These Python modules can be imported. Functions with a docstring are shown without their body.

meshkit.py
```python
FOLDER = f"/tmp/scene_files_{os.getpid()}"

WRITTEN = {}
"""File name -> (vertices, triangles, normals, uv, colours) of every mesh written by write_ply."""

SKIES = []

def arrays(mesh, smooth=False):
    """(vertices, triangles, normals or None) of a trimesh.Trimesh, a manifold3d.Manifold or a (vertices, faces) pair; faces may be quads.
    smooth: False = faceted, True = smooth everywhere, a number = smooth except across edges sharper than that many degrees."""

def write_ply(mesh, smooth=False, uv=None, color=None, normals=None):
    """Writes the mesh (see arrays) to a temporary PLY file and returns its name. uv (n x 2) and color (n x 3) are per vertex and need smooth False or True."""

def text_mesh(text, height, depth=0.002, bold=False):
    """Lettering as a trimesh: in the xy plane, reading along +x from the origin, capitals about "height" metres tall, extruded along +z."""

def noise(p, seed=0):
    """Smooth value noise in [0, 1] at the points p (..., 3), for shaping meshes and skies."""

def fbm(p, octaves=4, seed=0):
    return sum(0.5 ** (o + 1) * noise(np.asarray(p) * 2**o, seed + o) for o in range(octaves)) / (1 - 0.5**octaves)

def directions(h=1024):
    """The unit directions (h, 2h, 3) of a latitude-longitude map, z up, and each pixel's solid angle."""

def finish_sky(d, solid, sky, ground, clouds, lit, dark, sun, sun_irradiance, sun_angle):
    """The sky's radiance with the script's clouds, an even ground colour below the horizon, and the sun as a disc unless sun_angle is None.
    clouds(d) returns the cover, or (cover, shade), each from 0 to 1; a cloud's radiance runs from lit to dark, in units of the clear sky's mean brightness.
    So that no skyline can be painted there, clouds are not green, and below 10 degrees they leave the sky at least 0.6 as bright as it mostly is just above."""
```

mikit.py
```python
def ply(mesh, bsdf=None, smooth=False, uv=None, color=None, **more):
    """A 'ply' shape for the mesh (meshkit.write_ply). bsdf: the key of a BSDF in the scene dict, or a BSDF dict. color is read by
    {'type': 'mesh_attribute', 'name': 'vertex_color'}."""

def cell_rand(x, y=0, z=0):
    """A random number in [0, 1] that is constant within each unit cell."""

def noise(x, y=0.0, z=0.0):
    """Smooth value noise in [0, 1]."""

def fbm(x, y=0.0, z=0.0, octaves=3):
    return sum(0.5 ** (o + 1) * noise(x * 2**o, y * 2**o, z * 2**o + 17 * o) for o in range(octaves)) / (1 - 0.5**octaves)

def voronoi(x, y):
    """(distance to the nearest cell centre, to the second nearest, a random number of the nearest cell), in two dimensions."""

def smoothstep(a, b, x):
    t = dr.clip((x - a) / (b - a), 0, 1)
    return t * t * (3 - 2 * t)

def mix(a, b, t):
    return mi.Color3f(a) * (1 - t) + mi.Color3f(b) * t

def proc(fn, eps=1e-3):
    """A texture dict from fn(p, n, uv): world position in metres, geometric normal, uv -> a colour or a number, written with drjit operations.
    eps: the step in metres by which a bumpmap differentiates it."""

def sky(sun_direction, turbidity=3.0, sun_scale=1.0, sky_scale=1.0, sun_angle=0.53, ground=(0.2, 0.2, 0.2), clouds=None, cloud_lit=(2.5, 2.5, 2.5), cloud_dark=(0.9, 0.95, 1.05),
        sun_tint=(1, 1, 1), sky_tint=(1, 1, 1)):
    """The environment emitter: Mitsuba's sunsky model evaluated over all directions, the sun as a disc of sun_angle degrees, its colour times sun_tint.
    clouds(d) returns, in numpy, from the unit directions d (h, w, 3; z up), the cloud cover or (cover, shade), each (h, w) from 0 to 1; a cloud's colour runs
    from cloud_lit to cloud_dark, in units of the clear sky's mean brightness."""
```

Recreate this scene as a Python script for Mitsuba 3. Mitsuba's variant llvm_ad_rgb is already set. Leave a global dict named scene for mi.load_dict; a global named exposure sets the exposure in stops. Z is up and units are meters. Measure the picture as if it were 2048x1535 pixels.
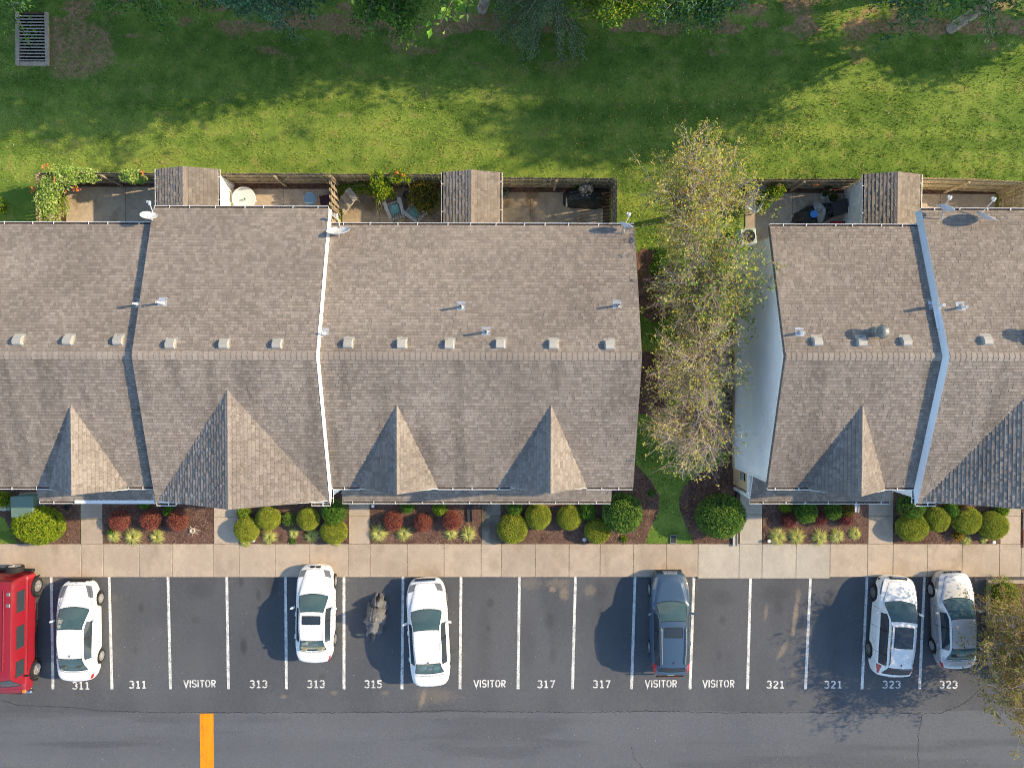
import math, random
import numpy as np, trimesh, shapely
import mitsuba as mi, drjit as dr
import mikit, meshkit
from mikit import noise, fbm, cell_rand, smoothstep, mix
from shapely.geometry import Polygon, LineString, box as sbox
from shapely.ops import unary_union
from scipy.spatial import ConvexHull

T = mi.ScalarTransform4f
# ------------------------------------------------------------------ camera, sky, exposure
CAM_H, FOCAL = 34.86, 1484.3                        # metres above the car park; focal length in pixels of a 2048 wide frame
def _rot(ax, ay, az):
    cx, sx, cy, sy, cz, sz = math.cos(ax), math.sin(ax), math.cos(ay), math.sin(ay), math.cos(az), math.sin(az)
    return np.array([[1, 0, 0], [0, cx, -sx], [0, sx, cx]]) @ np.array([[cy, 0, sy], [0, 1, 0], [-sy, 0, cy]]) @ np.array([[cz, -sz, 0], [sz, cz, 0], [0, 0, 1]])
CAM_R = _rot(-0.0213, -0.0065, 0.0015)
CAM_P = np.array([0, 0, CAM_H])
SUN_EL, SUN_AZ = math.radians(29.5), math.radians(9.5)
SUN = [math.cos(SUN_EL) * math.cos(SUN_AZ), math.cos(SUN_EL) * math.sin(SUN_AZ), math.sin(SUN_EL)]
exposure = 2.31
scene, labels = {'type': 'scene'}, {}
scene['camera'] = {'type': 'perspective', 'fov': math.degrees(2 * math.atan(1024 / FOCAL)), 'fov_axis': 'x', 'near_clip': 0.5, 'far_clip': 3000.0,
                   'to_world': T().look_at(origin=CAM_P.tolist(), target=(CAM_P - CAM_R[:, 2]).tolist(), up=CAM_R[:, 1].tolist())}
scene['sky'] = mikit.sky(SUN, turbidity=3, ground=(0.12, 0.13, 0.09), sun_tint=(1.0, 1.0, .94), sky_tint=(2.28, 2.12, 2.06))

def at(px, py, h=0.0):
    """survey of the site: the world point at height h seen at a pixel of the 2048 x 1535 photograph"""
    d = CAM_R @ np.array([(px - 1024) / FOCAL, -(py - 767.5) / FOCAL, -1.0])
    return CAM_P + d * ((h - CAM_H) / d[2])
def xy(px, py, h=0.1): return at(px, py, h)[:2]

# ------------------------------------------------------------------ bookkeeping
_used = {}
def numbered(name):
    k = _used.get(name, -1) + 1
    _used[name] = k
    return name if k == 0 else f'{name}_{k:03d}'
def thing(name, label, cat, group=None):
    key = numbered(name)
    labels[key] = {'label': label, 'category': cat}
    if group: labels[key]['group'] = group
    return key
def put(key, mesh, mat, smooth=False, label=None, kind=None, **kw):
    shape = mesh if isinstance(mesh, dict) else mikit.ply(mesh, mat, smooth, **kw)
    scene[key] = shape
    if label or kind:
        labels[key] = {}
        if label: labels[key]['label'] = label
        if kind: labels[key]['kind'] = kind
    return key
def part(parent, name, mesh, mat=None, smooth=False, label=None, kind=None, **kw):
    return put(numbered(parent + '__' + name), mesh, mat, smooth, label, kind, **kw)
def struct(name, mesh, mat, label=None, **kw):
    return put(numbered(name), mesh, mat, label=label, kind='structure', **kw)
def placed(plydict, M, mat=None):
    d = dict(plydict)
    d['to_world'] = M
    if mat: d['bsdf'] = {'type': 'ref', 'id': mat}
    return d

# ------------------------------------------------------------------ mesh helpers: a mesh is (V, F)
def cat(ms):
    V, F, o = [], [], 0
    for v, f in ms:
        V.append(v); F.append(np.asarray(f) + o); o += len(v)
    return np.vstack(V), np.vstack(F)
_BF = np.array([[0, 2, 1], [0, 3, 2], [4, 5, 6], [4, 6, 7], [0, 1, 5], [0, 5, 4], [1, 2, 6], [1, 6, 5], [2, 3, 7], [2, 7, 6], [3, 0, 4], [3, 4, 7]])
_BV = np.array([[-1, -1, -1], [1, -1, -1], [1, 1, -1], [-1, 1, -1], [-1, -1, 1], [1, -1, 1], [1, 1, 1], [-1, 1, 1]], float) / 2
def rz(a):
    c, s = math.cos(a), math.sin(a)
    return np.array([[c, -s, 0], [s, c, 0], [0, 0, 1]])
def rx(a):
    c, s = math.cos(a), math.sin(a)
    return np.array([[1, 0, 0], [0, c, -s], [0, s, c]])
def ry(a):
    c, s = math.cos(a), math.sin(a)
    return np.array([[c, 0, s], [0, 1, 0], [-s, 0, c]])
def xf(m, R=None, t=(0, 0, 0)):
    v = m[0] if R is None else m[0] @ np.asarray(R).T
    return v + np.asarray(t, float), m[1]
def bx(c, s, rot=0.0):
    return xf((_BV * np.asarray(s, float), _BF), rz(rot) if rot else None, c)
def hull(pts):
    pts = np.asarray(pts, float)
    h = ConvexHull(pts)
    f = h.simplices.copy()
    cen = pts[h.vertices].mean(0)
    a, b, c = pts[f[:, 0]], pts[f[:, 1]], pts[f[:, 2]]
    flip = np.einsum('ij,ij->i', np.cross(b - a, c - a), (a + b + c) / 3 - cen) < 0
    f[flip] = f[flip][:, ::-1]
    u, inv = np.unique(f, return_inverse=True)
    return pts[u], inv.reshape(f.shape)
def cbx(c, s, b=0.02, rot=0.0):
    """box with chamfered edges"""
    s = np.asarray(s, float)
    b = min(b, s.min() * .45)
    p = []
    for sg in np.ndindex(2, 2, 2):
        q = (np.array(sg) * 2 - 1)
        for k in range(3):
            d = s / 2 - b
            d[k] += b
            p.append(q * d)
    return xf(hull(p), rz(rot) if rot else None, c)
def prism(poly, z0, z1):
    """extrude a shapely polygon (or multi) from z0 to z1"""
    out = []
    for g in getattr(poly, 'geoms', [poly]):
        if g.area < 1e-6: continue
        m = trimesh.creation.extrude_polygon(g, z1 - z0, engine='earcut')
        out.append((np.array(m.vertices) + [0, 0, z0], np.array(m.faces)))
    return cat(out)
def sheet(poly, z):
    out = []
    for g in getattr(poly, 'geoms', [poly]):
        v, f = trimesh.creation.triangulate_polygon(g, engine='earcut')
        v = np.c_[v, np.full(len(v), z)]
        a, b, c = v[f[:, 0]], v[f[:, 1]], v[f[:, 2]]
        fl = np.cross(b - a, c - a)[:, 2] < 0
        f = f.copy(); f[fl] = f[fl][:, ::-1]
        out.append((v, f))
    return cat(out)
def tube(path, r, n=8, cap=True):
    path = np.asarray(path, float)
    r = np.broadcast_to(np.asarray(r, float), (len(path),))
    d = np.gradient(path, axis=0)
    d /= np.maximum(np.linalg.norm(d, axis=1, keepdims=True), 1e-9)
    ref = np.array([0, 0, 1.0]) if abs(d[:, 2]).mean() < .9 else np.array([1.0, 0, 0])
    a = np.cross(d, ref); a /= np.maximum(np.linalg.norm(a, axis=1, keepdims=True), 1e-9)
    b = np.cross(d, a)
    th = np.arange(n) / n * 2 * math.pi
    V = path[:, None] + r[:, None, None] * (np.cos(th)[None, :, None] * a[:, None] + np.sin(th)[None, :, None] * b[:, None])
    V = V.reshape(-1, 3)
    k = len(path)
    i, j = np.meshgrid(np.arange(k - 1), np.arange(n), indexing='ij')
    p, q, s, t = i * n + j, i * n + (j + 1) % n, (i + 1) * n + (j + 1) % n, (i + 1) * n + j
    F = np.vstack([np.c_[p.ravel(), q.ravel(), s.ravel()], np.c_[p.ravel(), s.ravel(), t.ravel()]])
    if cap:
        V = np.vstack([V, path[0], path[-1]])
        e = np.arange(n); m = (e + 1) % n
        F = np.vstack([F, np.c_[np.full(n, k * n), m, e], np.c_[np.full(n, k * n + 1), (k - 1) * n + e, (k - 1) * n + m]])
    return V, F
def lathe(prof, n=24, axis='z'):
    """revolve (r, z) profile around z (or x)"""
    prof = np.asarray(prof, float)
    th = np.arange(n) / n * 2 * math.pi
    V = np.stack([prof[:, None, 0] * np.cos(th), prof[:, None, 0] * np.sin(th), np.broadcast_to(prof[:, None, 1], (len(prof), n))], -1).reshape(-1, 3)
    k = len(prof)
    i, j = np.meshgrid(np.arange(k - 1), np.arange(n), indexing='ij')
    p, q, s, t = i * n + j, i * n + (j + 1) % n, (i + 1) * n + (j + 1) % n, (i + 1) * n + j
    F = np.vstack([np.c_[p.ravel(), q.ravel(), s.ravel()], np.c_[p.ravel(), s.ravel(), t.ravel()]])
    if axis == 'x': V = V[:, [2, 0, 1]]
    return V, F
def grid_mesh(P):
    """P (m, n, 3) -> mesh"""
    m, n = P.shape[:2]
    i, j = np.meshgrid(np.arange(m - 1), np.arange(n - 1), indexing='ij')
    p = i * n + j
    F = np.vstack([np.c_[p.ravel(), (p + n).ravel(), (p + n + 1).ravel()], np.c_[p.ravel(), (p + n + 1).ravel(), (p + 1).ravel()]])
    return P.reshape(-1, 3), F
def beam(a, b, w, h):
    """a rectangular bar from a to b, w wide (sideways), h deep (upright-ish)"""
    a, b = np.asarray(a, float), np.asarray(b, float)
    d = b - a; L = np.linalg.norm(d); d /= L
    up = np.array([0, 0, 1.0]) if abs(d[2]) < .95 else np.array([0, 1.0, 0])
    s = np.cross(d, up); s /= np.linalg.norm(s)
    u = np.cross(s, d)
    return _BV * [L, w, h] @ np.array([d, s, u]) + (a + b) / 2, _BF[:, ::-1]

# ------------------------------------------------------------------ materials
def rgb(*c): return {'type': 'rgb', 'value': list(c) if len(c) > 1 else [c[0]] * 3}
VC = {'type': 'mesh_attribute', 'name': 'vertex_color'}
def pr(col, rough=.7, spec=.3, two=True, **kw):
    d = {'type': 'principled', 'base_color': col if isinstance(col, dict) else rgb(*col), 'roughness': rough, 'specular': spec, **kw}
    return {'type': 'twosided', 'bsdf': d} if two else d
def mat(name, d):
    scene['mat_' + name] = d
    return 'mat_' + name
def C(r, g, b): return mi.Color3f(r, g, b)
def ell(p, cx, cy, rx_, ry_, rot=0.0):
    """soft elliptic spot, 1 in the middle"""
    c, s = math.cos(rot), math.sin(rot)
    x, y = p.x - cx, p.y - cy
    u, v = (x * c + y * s) / rx_, (-x * s + y * c) / ry_
    return dr.exp(-(u * u + v * v))

def f_shingle(p, n, uv):
    t = uv.x
    dirt_shade = dr.floor(uv.y / 2) / 4  # algae staining plus a shade tone painted into the darker roof slopes
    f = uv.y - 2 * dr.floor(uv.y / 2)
    big = fbm(p.x * .35, p.y * .5, 3.0)
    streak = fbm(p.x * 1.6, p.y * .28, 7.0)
    grain = noise(p.x * 90, p.y * 90, p.z * 90)
    c = mix(mix(C(.204, .174, .151), C(.246, .210, .183), smoothstep(.1, .5, t)), C(.286, .247, .216), smoothstep(.6, .95, t))
    algae = smoothstep(.45, .75, streak) * dirt_shade
    shadow_band = 1 - .30 * (1 - smoothstep(.16, .30, f)) + .06 * smoothstep(.7, 1.0, f)  # painted shadow line below the course above, with a paler butt edge
    k = (.80 + .40 * big) * (.90 + .20 * grain)
    return c * k * shadow_band * (1 - .24 * algae) * mix(C(1, 1, 1), C(.93, .94, .95), dirt_shade) * 1.05
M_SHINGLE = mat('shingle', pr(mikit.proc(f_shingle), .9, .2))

_WEAR = [tuple(xy(*q)) for q in ((70, 90), (150, 70), (190, 100), (140, 130), (330, 75), (480, 50), (620, 55), (700, 60), (860, 30), (900, 45), (960, 55), (1040, 70), (1250, 30), (1350, 70), (1500, 60), (1750, 55), (1900, 60))]
def f_lawncol(p):
    a = fbm(p.x * .55, p.y * .9, 1.0)
    b = fbm(p.x * 2.3, p.y * 2.3, 5.0)
    fine = fbm(p.x * 9, p.y * 9, 9.0)
    mow = noise(p.x * .03, p.y * 1.9, 2.0)
    g = mix(C(.125, .210, .036), C(.240, .330, .064), smoothstep(.32, .68, .35 * a + .30 * b + .35 * mow))
    g = mix(g, C(.270, .320, .060), smoothstep(.52, .72, .5 * b + .3 * mow + .2 * a) * .40)
    g = mix(g, C(.300, .250, .110), smoothstep(.60, .74, b * .6 + fine * .4) * .40)
    bare = smoothstep(.50, .64, fbm(p.x * .8, p.y * 1.5, 21.0) + .34 * dr.exp(-dr.square((p.y - 15.85) / .34)) * smoothstep(-14.5, -12.5, p.x) + .14 * dr.exp(-dr.square((p.y - 16.7) / .8)) - .14)
    bare = bare * smoothstep(13.0, 15.6, p.y)
    w = mi.Float(0)
    for x, y in _WEAR[:4]: w = w + ell(p, x, y, 1.3, .9)
    bare = dr.maximum(bare, smoothstep(.45, .9, w * (.55 + .9 * b)) * .85)
    return mix(g, mix(C(.33, .19, .11), C(.47, .30, .18), fine), bare * (.45 + .55 * smoothstep(.35, .62, fine)))
def f_lawn(p, n, uv):
    return f_lawncol(p) * (.62 + .5 * fbm(p.x * 26, p.y * 26, 2.0))
def f_blade(p, n, uv):
    return f_lawncol(p) * (.62 + .75 * uv.x)
M_LAWN = mat('lawn', pr(mikit.proc(f_lawn), .95, .1))
M_BLADE = mat('blade', pr(mikit.proc(f_blade), .75, .25, two=True))

_OIL = [(at(px, py), a, b, r, k) for px, py, a, b, r, k in (
    (487, 1292, .14, .34, 0, .75), (482, 1162, .10, .25, 0, .6), (400, 1180, .5, .35, 0, .35), (545, 1165, .3, .6, 0, .5), (1445, 1195, .5, .35, 0, .35), (1550, 1187, .6, .4, 0, .4), (1200, 1180, .3, .5, 0, .35), (1055, 1285, .35, 1.3, 0, .25), (970, 1270, .3, 1.6, 0, .25), (720, 1210, .2, .3, 0, .2), (620, 1390, .5, .2, 0, .15), (860, 1440, 6, .5, 0, .12), (300, 1490, 9, .4, 0, .15), (1500, 1500, 8, .5, 0, .10))]
_OIL += [(at(px + q, py), a, b, 0, k) for (px, py), q, a, b, k in zip(((278, 1215), (397, 1240), (512, 1190), (860, 1395), (978, 1205), (985, 1255), (1094, 1240), (1205, 1225), (1440, 1240), (1555, 1215), (1664, 1200), (636, 1355), (280, 1300), (1435, 1310), (1100, 1310)), (4, -6, 5, 0, 3, -8, 6, -4, 5, 2, -5, 8, -9, 4, 6), (.12, .16, .10, .2, .14, .10, .18, .12, .15, .2, .16, .14, .1, .12, .16), (.18, .14, .22, .2, .2, .14, .3, .2, .22, .26, .2, .2, .16, .2, .3), (.5, .4, .55, .3, .5, .45, .4, .5, .45, .4, .45, .35, .4, .4, .35))]
_RUST = [(at(px, py), a, b, r, k) for px, py, a, b, r, k in (
    (1590, 1235, .11, .95, -.12, 1.0), (1532, 1225, .09, .35, -.1, .6), (1565, 1300, .12, .45, -.5, .7), (1588, 1345, .14, .30, -.3, .55), (1597, 1190, .12, .30, 0, .45), (845, 1398, .12, .42, -.25, .75), (1105, 1178, .16, .14, 0, .9), (1128, 1185, .20, .35, 0, .8), (1115, 1165, .5, .2, 0, .5), (1180, 1180, .25, .25, 0, .5), (870, 1390, .9, .35, 0, .35), (1620, 1250, .3, .7, 0, .25), (668, 1385, .16, .1, 0, .5), (567, 1392, .16, .1, 0, .5), (770, 1385, .16, .1, 0, .5), (1060, 1165, .5, .3, 0, .35), (90, 1160, .9, .12, 0, .5))]
Y_SEAM = at(1000, 1423)[1]
def f_asphalt(p, n, uv):
    a = fbm(p.x * .45, p.y * .35, 4.0)
    lanes = fbm(p.x * .9, p.y * .12, 8.0)
    sp = noise(p.x * 55, p.y * 55, 1.0)
    sp2 = fbm(p.x * 14, p.y * 14, 6.0)
    old = 1 - smoothstep(Y_SEAM - .03, Y_SEAM + .03, p.y + .10 * (noise(p.x * .8, 3.0) - .5))
    c = mix(C(.080, .085, .096), C(.100, .105, .116), smoothstep(.3, .7, .6 * a + .4 * lanes))
    c = mix(c, mix(C(.104, .112, .127), C(.124, .132, .146), a), old)
    tracks = fbm(p.x * .15, p.y * 1.8, 12.0)
    c = c * (1 - .18 * old * smoothstep(.55, .75, tracks))
    c = c * (.72 + .32 * sp + .24 * sp2)
    chip = smoothstep(.955, .985, noise(p.x * 21, p.y * 21, 33.0)) * smoothstep(.45, .6, noise(p.x * 1.7, p.y * 1.7, 5.0))
    c = mix(c, C(.34, .31, .27), chip * .6)
    for q, rx_, ry_, r, k in _OIL: c = c * (1 - .5 * k * smoothstep(.15, .9, ell(p, q[0], q[1], rx_ * 1.3, ry_ * 1.3, r) * (.55 + .9 * sp2)))
    for q, rx_, ry_, r, k in _RUST: c = mix(c, C(.31, .245, .175), .62 * k * smoothstep(.2, .9, ell(p, q[0], q[1], rx_ * 1.25, ry_ * 1.25, r) * (.5 + 1.0 * sp2)))
    return c
M_ASPHALT = mat('asphalt', {'type': 'bumpmap', 'arbitrary': mikit.proc(lambda p, n, uv: noise(p.x * 70, p.y * 70, 2.0), .004), 'scale': .004, 'bsdf': pr(mikit.proc(f_asphalt), .85, .25, two=False)})

def f_concrete(lo, hi, stain, seed):
    def f(p, n, uv):
        a = fbm(p.x * .9, p.y * .9, seed)
        b = fbm(p.x * 5, p.y * 5, seed + 3)
        g = noise(p.x * 60, p.y * 60, seed)
        d = smoothstep(.50, .78, fbm(p.x * 1.7, p.y * 1.3, seed + 9))
        tone = .945 + .11 * uv.x
        c = mix(C(*lo), C(*hi), smoothstep(.25, .75, .6 * a + .4 * b)) * (.86 + .28 * g) * tone
        return mix(c, c * C(.66, .62, .58), d * stain)
    return f
M_WALK = mat('walk_concrete', pr(mikit.proc(f_concrete((.385, .315, .25), (.47, .385, .305), .35, 2.0)), .9, .2))
M_NEWWALK = mat('new_concrete', pr(mikit.proc(f_concrete((.41, .37, .31), (.47, .425, .36), .2, 6.0)), .9, .2))
M_PATIO = mat('patio_concrete', pr(mikit.proc(f_concrete((.39, .32, .25), (.52, .43, .335), .7, 11.0)), .9, .2))
M_OLDPATIO = mat('stained_concrete', pr(mikit.proc(f_concrete((.25, .205, .155), (.44, .355, .25), 1.15, 15.0)), .9, .2))
M_DARKWALK = mat('stained_walk', pr(mikit.proc(f_concrete((.16, .15, .135), (.27, .24, .20), 1.2, 19.0)), .9, .2))

def f_mulch(p, n, uv):
    a = fbm(p.x * 3, p.y * 3, 1.0)
    b = fbm(p.x * 22, p.y * 22, 5.0)
    return mix(C(.075, .043, .033), C(.185, .112, .086), smoothstep(.25, .75, .45 * a + .55 * b))
M_MULCH = mat('mulch', pr(mikit.proc(f_mulch), .95, .1))
def f_soil(p, n, uv): return mix(C(.06, .045, .032), C(.13, .095, .07), fbm(p.x * 6, p.y * 6, 1.0))
M_SOIL = mat('soil', pr(mikit.proc(f_soil), .95, .1))
def f_wood(p, n, uv):
    g = fbm(p.x * 16 + p.y * 16, p.z * 1.5, uv.x * 9)
    return mix(C(.15, .12, .09), C(.34, .28, .20), smoothstep(.25, .75, .55 * g + .45 * uv.x))
M_WOOD = mat('weathered_wood', pr(mikit.proc(f_wood), .9, .15))
def f_newwood(p, n, uv):
    g = fbm(p.x * 16 + p.y * 16, p.z * 1.5, uv.x * 9)
    return mix(C(.36, .27, .16), C(.52, .42, .27), smoothstep(.25, .75, .55 * g + .45 * uv.x))
M_NEWWOOD = mat('fresh_wood', pr(mikit.proc(f_newwood), .85, .2))
def f_bark(p, n, uv):
    g = fbm(p.x * 7, p.y * 7, p.z * 3)
    return mix(C(.27, .215, .175), C(.48, .41, .35), smoothstep(.3, .7, g))
M_BARK = mat('bark', pr(mikit.proc(f_bark), .9, .15))
def f_twig(p, n, uv):
    g = noise(p.x * 2.5, p.y * 2.5, p.z * 2.5)
    return mix(C(.33, .25, .20), C(.50, .42, .36), g)
M_TWIG = mat('twig', pr(mikit.proc(f_twig), .85, .15))
def f_siding(p, n, uv): return C(.84, .85, .85) * (.93 + .12 * fbm(p.y * .8, p.z * 2.0, 1.0))
M_SIDING = mat('siding', pr(mikit.proc(f_siding), .6, .3))
def f_paint(p, n, uv):
    w = fbm(p.x * 9, p.y * 5, 2.0); g = noise(p.x * 40, p.y * 40, 3.0)
    wear = smoothstep(.44, .66, .6 * w + .4 * g)
    return mix(C(.72, .72, .70), C(.24, .24, .25), wear * .62) * (.86 + .2 * noise(p.x * .7, p.y * .7, 8.0))
M_PAINT = mat('road_paint', pr(mikit.proc(f_paint), .8, .2))
def f_yellow(p, n, uv):
    w = fbm(p.x * 7, p.y * 3, 2.0); g = noise(p.x * 35, p.y * 35, 3.0)
    return mix(C(.80, .29, .010), C(.38, .17, .03), smoothstep(.46, .72, .6 * w + .4 * g) * .55) * (.85 + .25 * noise(p.x * 14, p.y * 1.3, 4.0))
M_YELLOW = mat('yellow_paint', pr(mikit.proc(f_yellow), .8, .2))

M_TURB = mat('weathered_zinc', pr((.27, .27, .26), .5, .5, metallic=.3))
M_WHITE = mat('white_trim', pr((.80, .80, .79), .45, .4))
M_OFFWHITE = mat('vent_metal', pr((.43, .41, .375), .6, .4))
M_GREYV = mat('grey_vent', pr((.36, .35, .325), .65, .35))
M_FLASH = mat('flashing', pr((.46, .50, .55), .35, .5, metallic=.35))
M_TAN = mat('tan_wall', pr((.50, .37, .22), .8, .2))
M_BLACK = mat('black', pr((.012, .012, .013), .5, .4))
M_DARKP = mat('dark_plastic', pr((.035, .035, .037), .6, .4))
M_RUBBER = mat('rubber', pr((.022, .022, .023), .8, .3))
M_RIM = mat('alloy', pr((.62, .62, .63), .3, .5, metallic=.7))
M_CHROME = mat('chrome', pr((.75, .75, .76), .15, .5, metallic=1.0))
M_STEEL = mat('steel', pr((.28, .27, .26), .5, .5, metallic=.6))
M_DISH = mat('dish_grey', pr((.58, .60, .62), .45, .4, two=True))
M_GREENBOX = mat('utility_green', pr((.13, .20, .165), .5, .4))
M_CREAM = mat('cream_plastic', pr((.66, .60, .48), .5, .4))
M_TABLE = mat('white_glass', pr((.58, .62, .63), .2, .5))
M_BLUEG = mat('blue_glass', pr((.22, .34, .43), .25, .5))
M_TEAL = mat('teal_cloth', pr((.19, .36, .34), .9, .1))
M_GREYWOOD = mat('grey_timber', pr((.46, .43, .38), .85, .2))
M_MAROON = mat('maroon', pr((.055, .022, .028), .7, .3))
M_TARP = mat('grey_tarp', pr((.15, .148, .15), .30, .6, two=True))
M_BTARP = mat('black_tarp', pr((.022, .025, .028), .38, .5, two=True))
M_GTARP = mat('faded_cloth', pr((.24, .22, .19), .8, .3, two=True))
M_BLUE = mat('blue_plastic', pr((.03, .22, .62), .4, .5))
M_RED = mat('red_cloth', pr((.35, .03, .05), .7, .3))
M_REDL = mat('tail_lamp', pr((.42, .015, .025), .15, .5, clearcoat=.6))
M_HEADL = mat('head_lamp', pr((.15, .155, .16), .12, .6, clearcoat=.8))
M_ORANGE = mat('orange', pr((.75, .22, .03), .4, .4))
M_STEELD = mat("grate_iron", pr((.40, .35, .30), .7, .3))
M_TEALD = mat("dark_teal", pr((.10, .25, .26), .9, .1))
M_GTARPL = mat("light_cloth", pr((.38, .37, .355), .85, .2, two=True))
M_BLACKTAR = mat("tar", pr((.028, .028, .030), .7, .3))
M_FLASH2 = mat("white_flashing", pr((.74, .76, .78), .5, .4))
M_GUT = mat("gutter_white", pr((.78, .78, .78), .4, .4, two=True))
M_GRATE = mat('dark_pit', pr((.006, .006, .008), .9, .1))
M_BRICK = mat('brick', pr((.34, .15, .10), .9, .1))
def paint(c, **kw): return pr(c, .35, .5, clearcoat=.8, clearcoat_gloss=.95, **kw)
M_CARW = mat('white_car_paint', paint((.75, .75, .75)))
M_CARW2 = mat('pearl_car_paint', paint((.70, .70, .69)))
M_CARB = mat('blue_car_paint', paint((.052, .098, .160), metallic=.3))
M_CARS = mat('silver_car_paint', paint((.50, .50, .51), metallic=.45))
M_CARR = mat('red_car_paint', paint((.22, .008, .018)))
M_SEAT = mat('car_interior', pr((.085, .085, .08), .8, .2))
M_SEATL = mat('tan_interior', pr((.30, .29, .22), .8, .2))
mat('glass_tint', {'type': 'blendbsdf', 'weight': .42, 'a': {'type': 'thindielectric', 'int_ior': 1.5}, 'b': {'type': 'twosided', 'bsdf': pr((.13, .25, .28), .08, .6)}})
M_GLASS = 'mat_glass_tint'
M_EDGE = mat('roof_edge_metal', pr((.17, .14, .12), .6, .3))
M_LITTERSHADE = mat('gutter_litter_shade', pr((.055, .04, .03), .95, .1))  # leaf brown, dark enough to stand in for shade in the channel
M_DGLASS = mat('privacy_glass', pr((.030, .042, .055), .06, .6))
M_LEAF = mat('leaf', {'type': 'principledthin', 'base_color': VC, 'roughness': .6, 'spec_trans': 0.0, 'diff_trans': .7, 'eta': 1.35})
M_GLOSSLEAF = mat('glossy_leaf', {'type': 'principledthin', 'base_color': VC, 'roughness': .38, 'spec_trans': 0.0, 'diff_trans': .45, 'eta': 1.45})
M_VC = mat('chip', pr(VC, .9, .15, two=True))
# ------------------------------------------------------------------ the setting
G = 0.10                                             # level of lawn, beds and patios above the car park
def ppoly(pts, h=G): return Polygon([xy(px, py, h) for px, py in pts])
Y_CURB = xy(1000, 1152, 0)[1]
Y_WALK = xy(1000, 1087, .12)[1]
struct('ground', sheet(sbox(-1500, -1500, 1500, 1500), -.05), M_LAWN, 'far ground round the site')
struct('lawn', sheet(sbox(-70, Y_WALK + .02, 70, 70), G), M_LAWN, 'mown green lawn behind and between the townhouses')
struct('parking_lot', sheet(sbox(-70, -70, 70, Y_CURB), 0.0), M_ASPHALT, 'dark asphalt parking lot and drive lane')
struct('pavement_base', bx((0, (Y_CURB + Y_WALK) / 2 + .01, .03), (140, Y_WALK - Y_CURB - .02, .10)), 'mat_soil')

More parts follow.
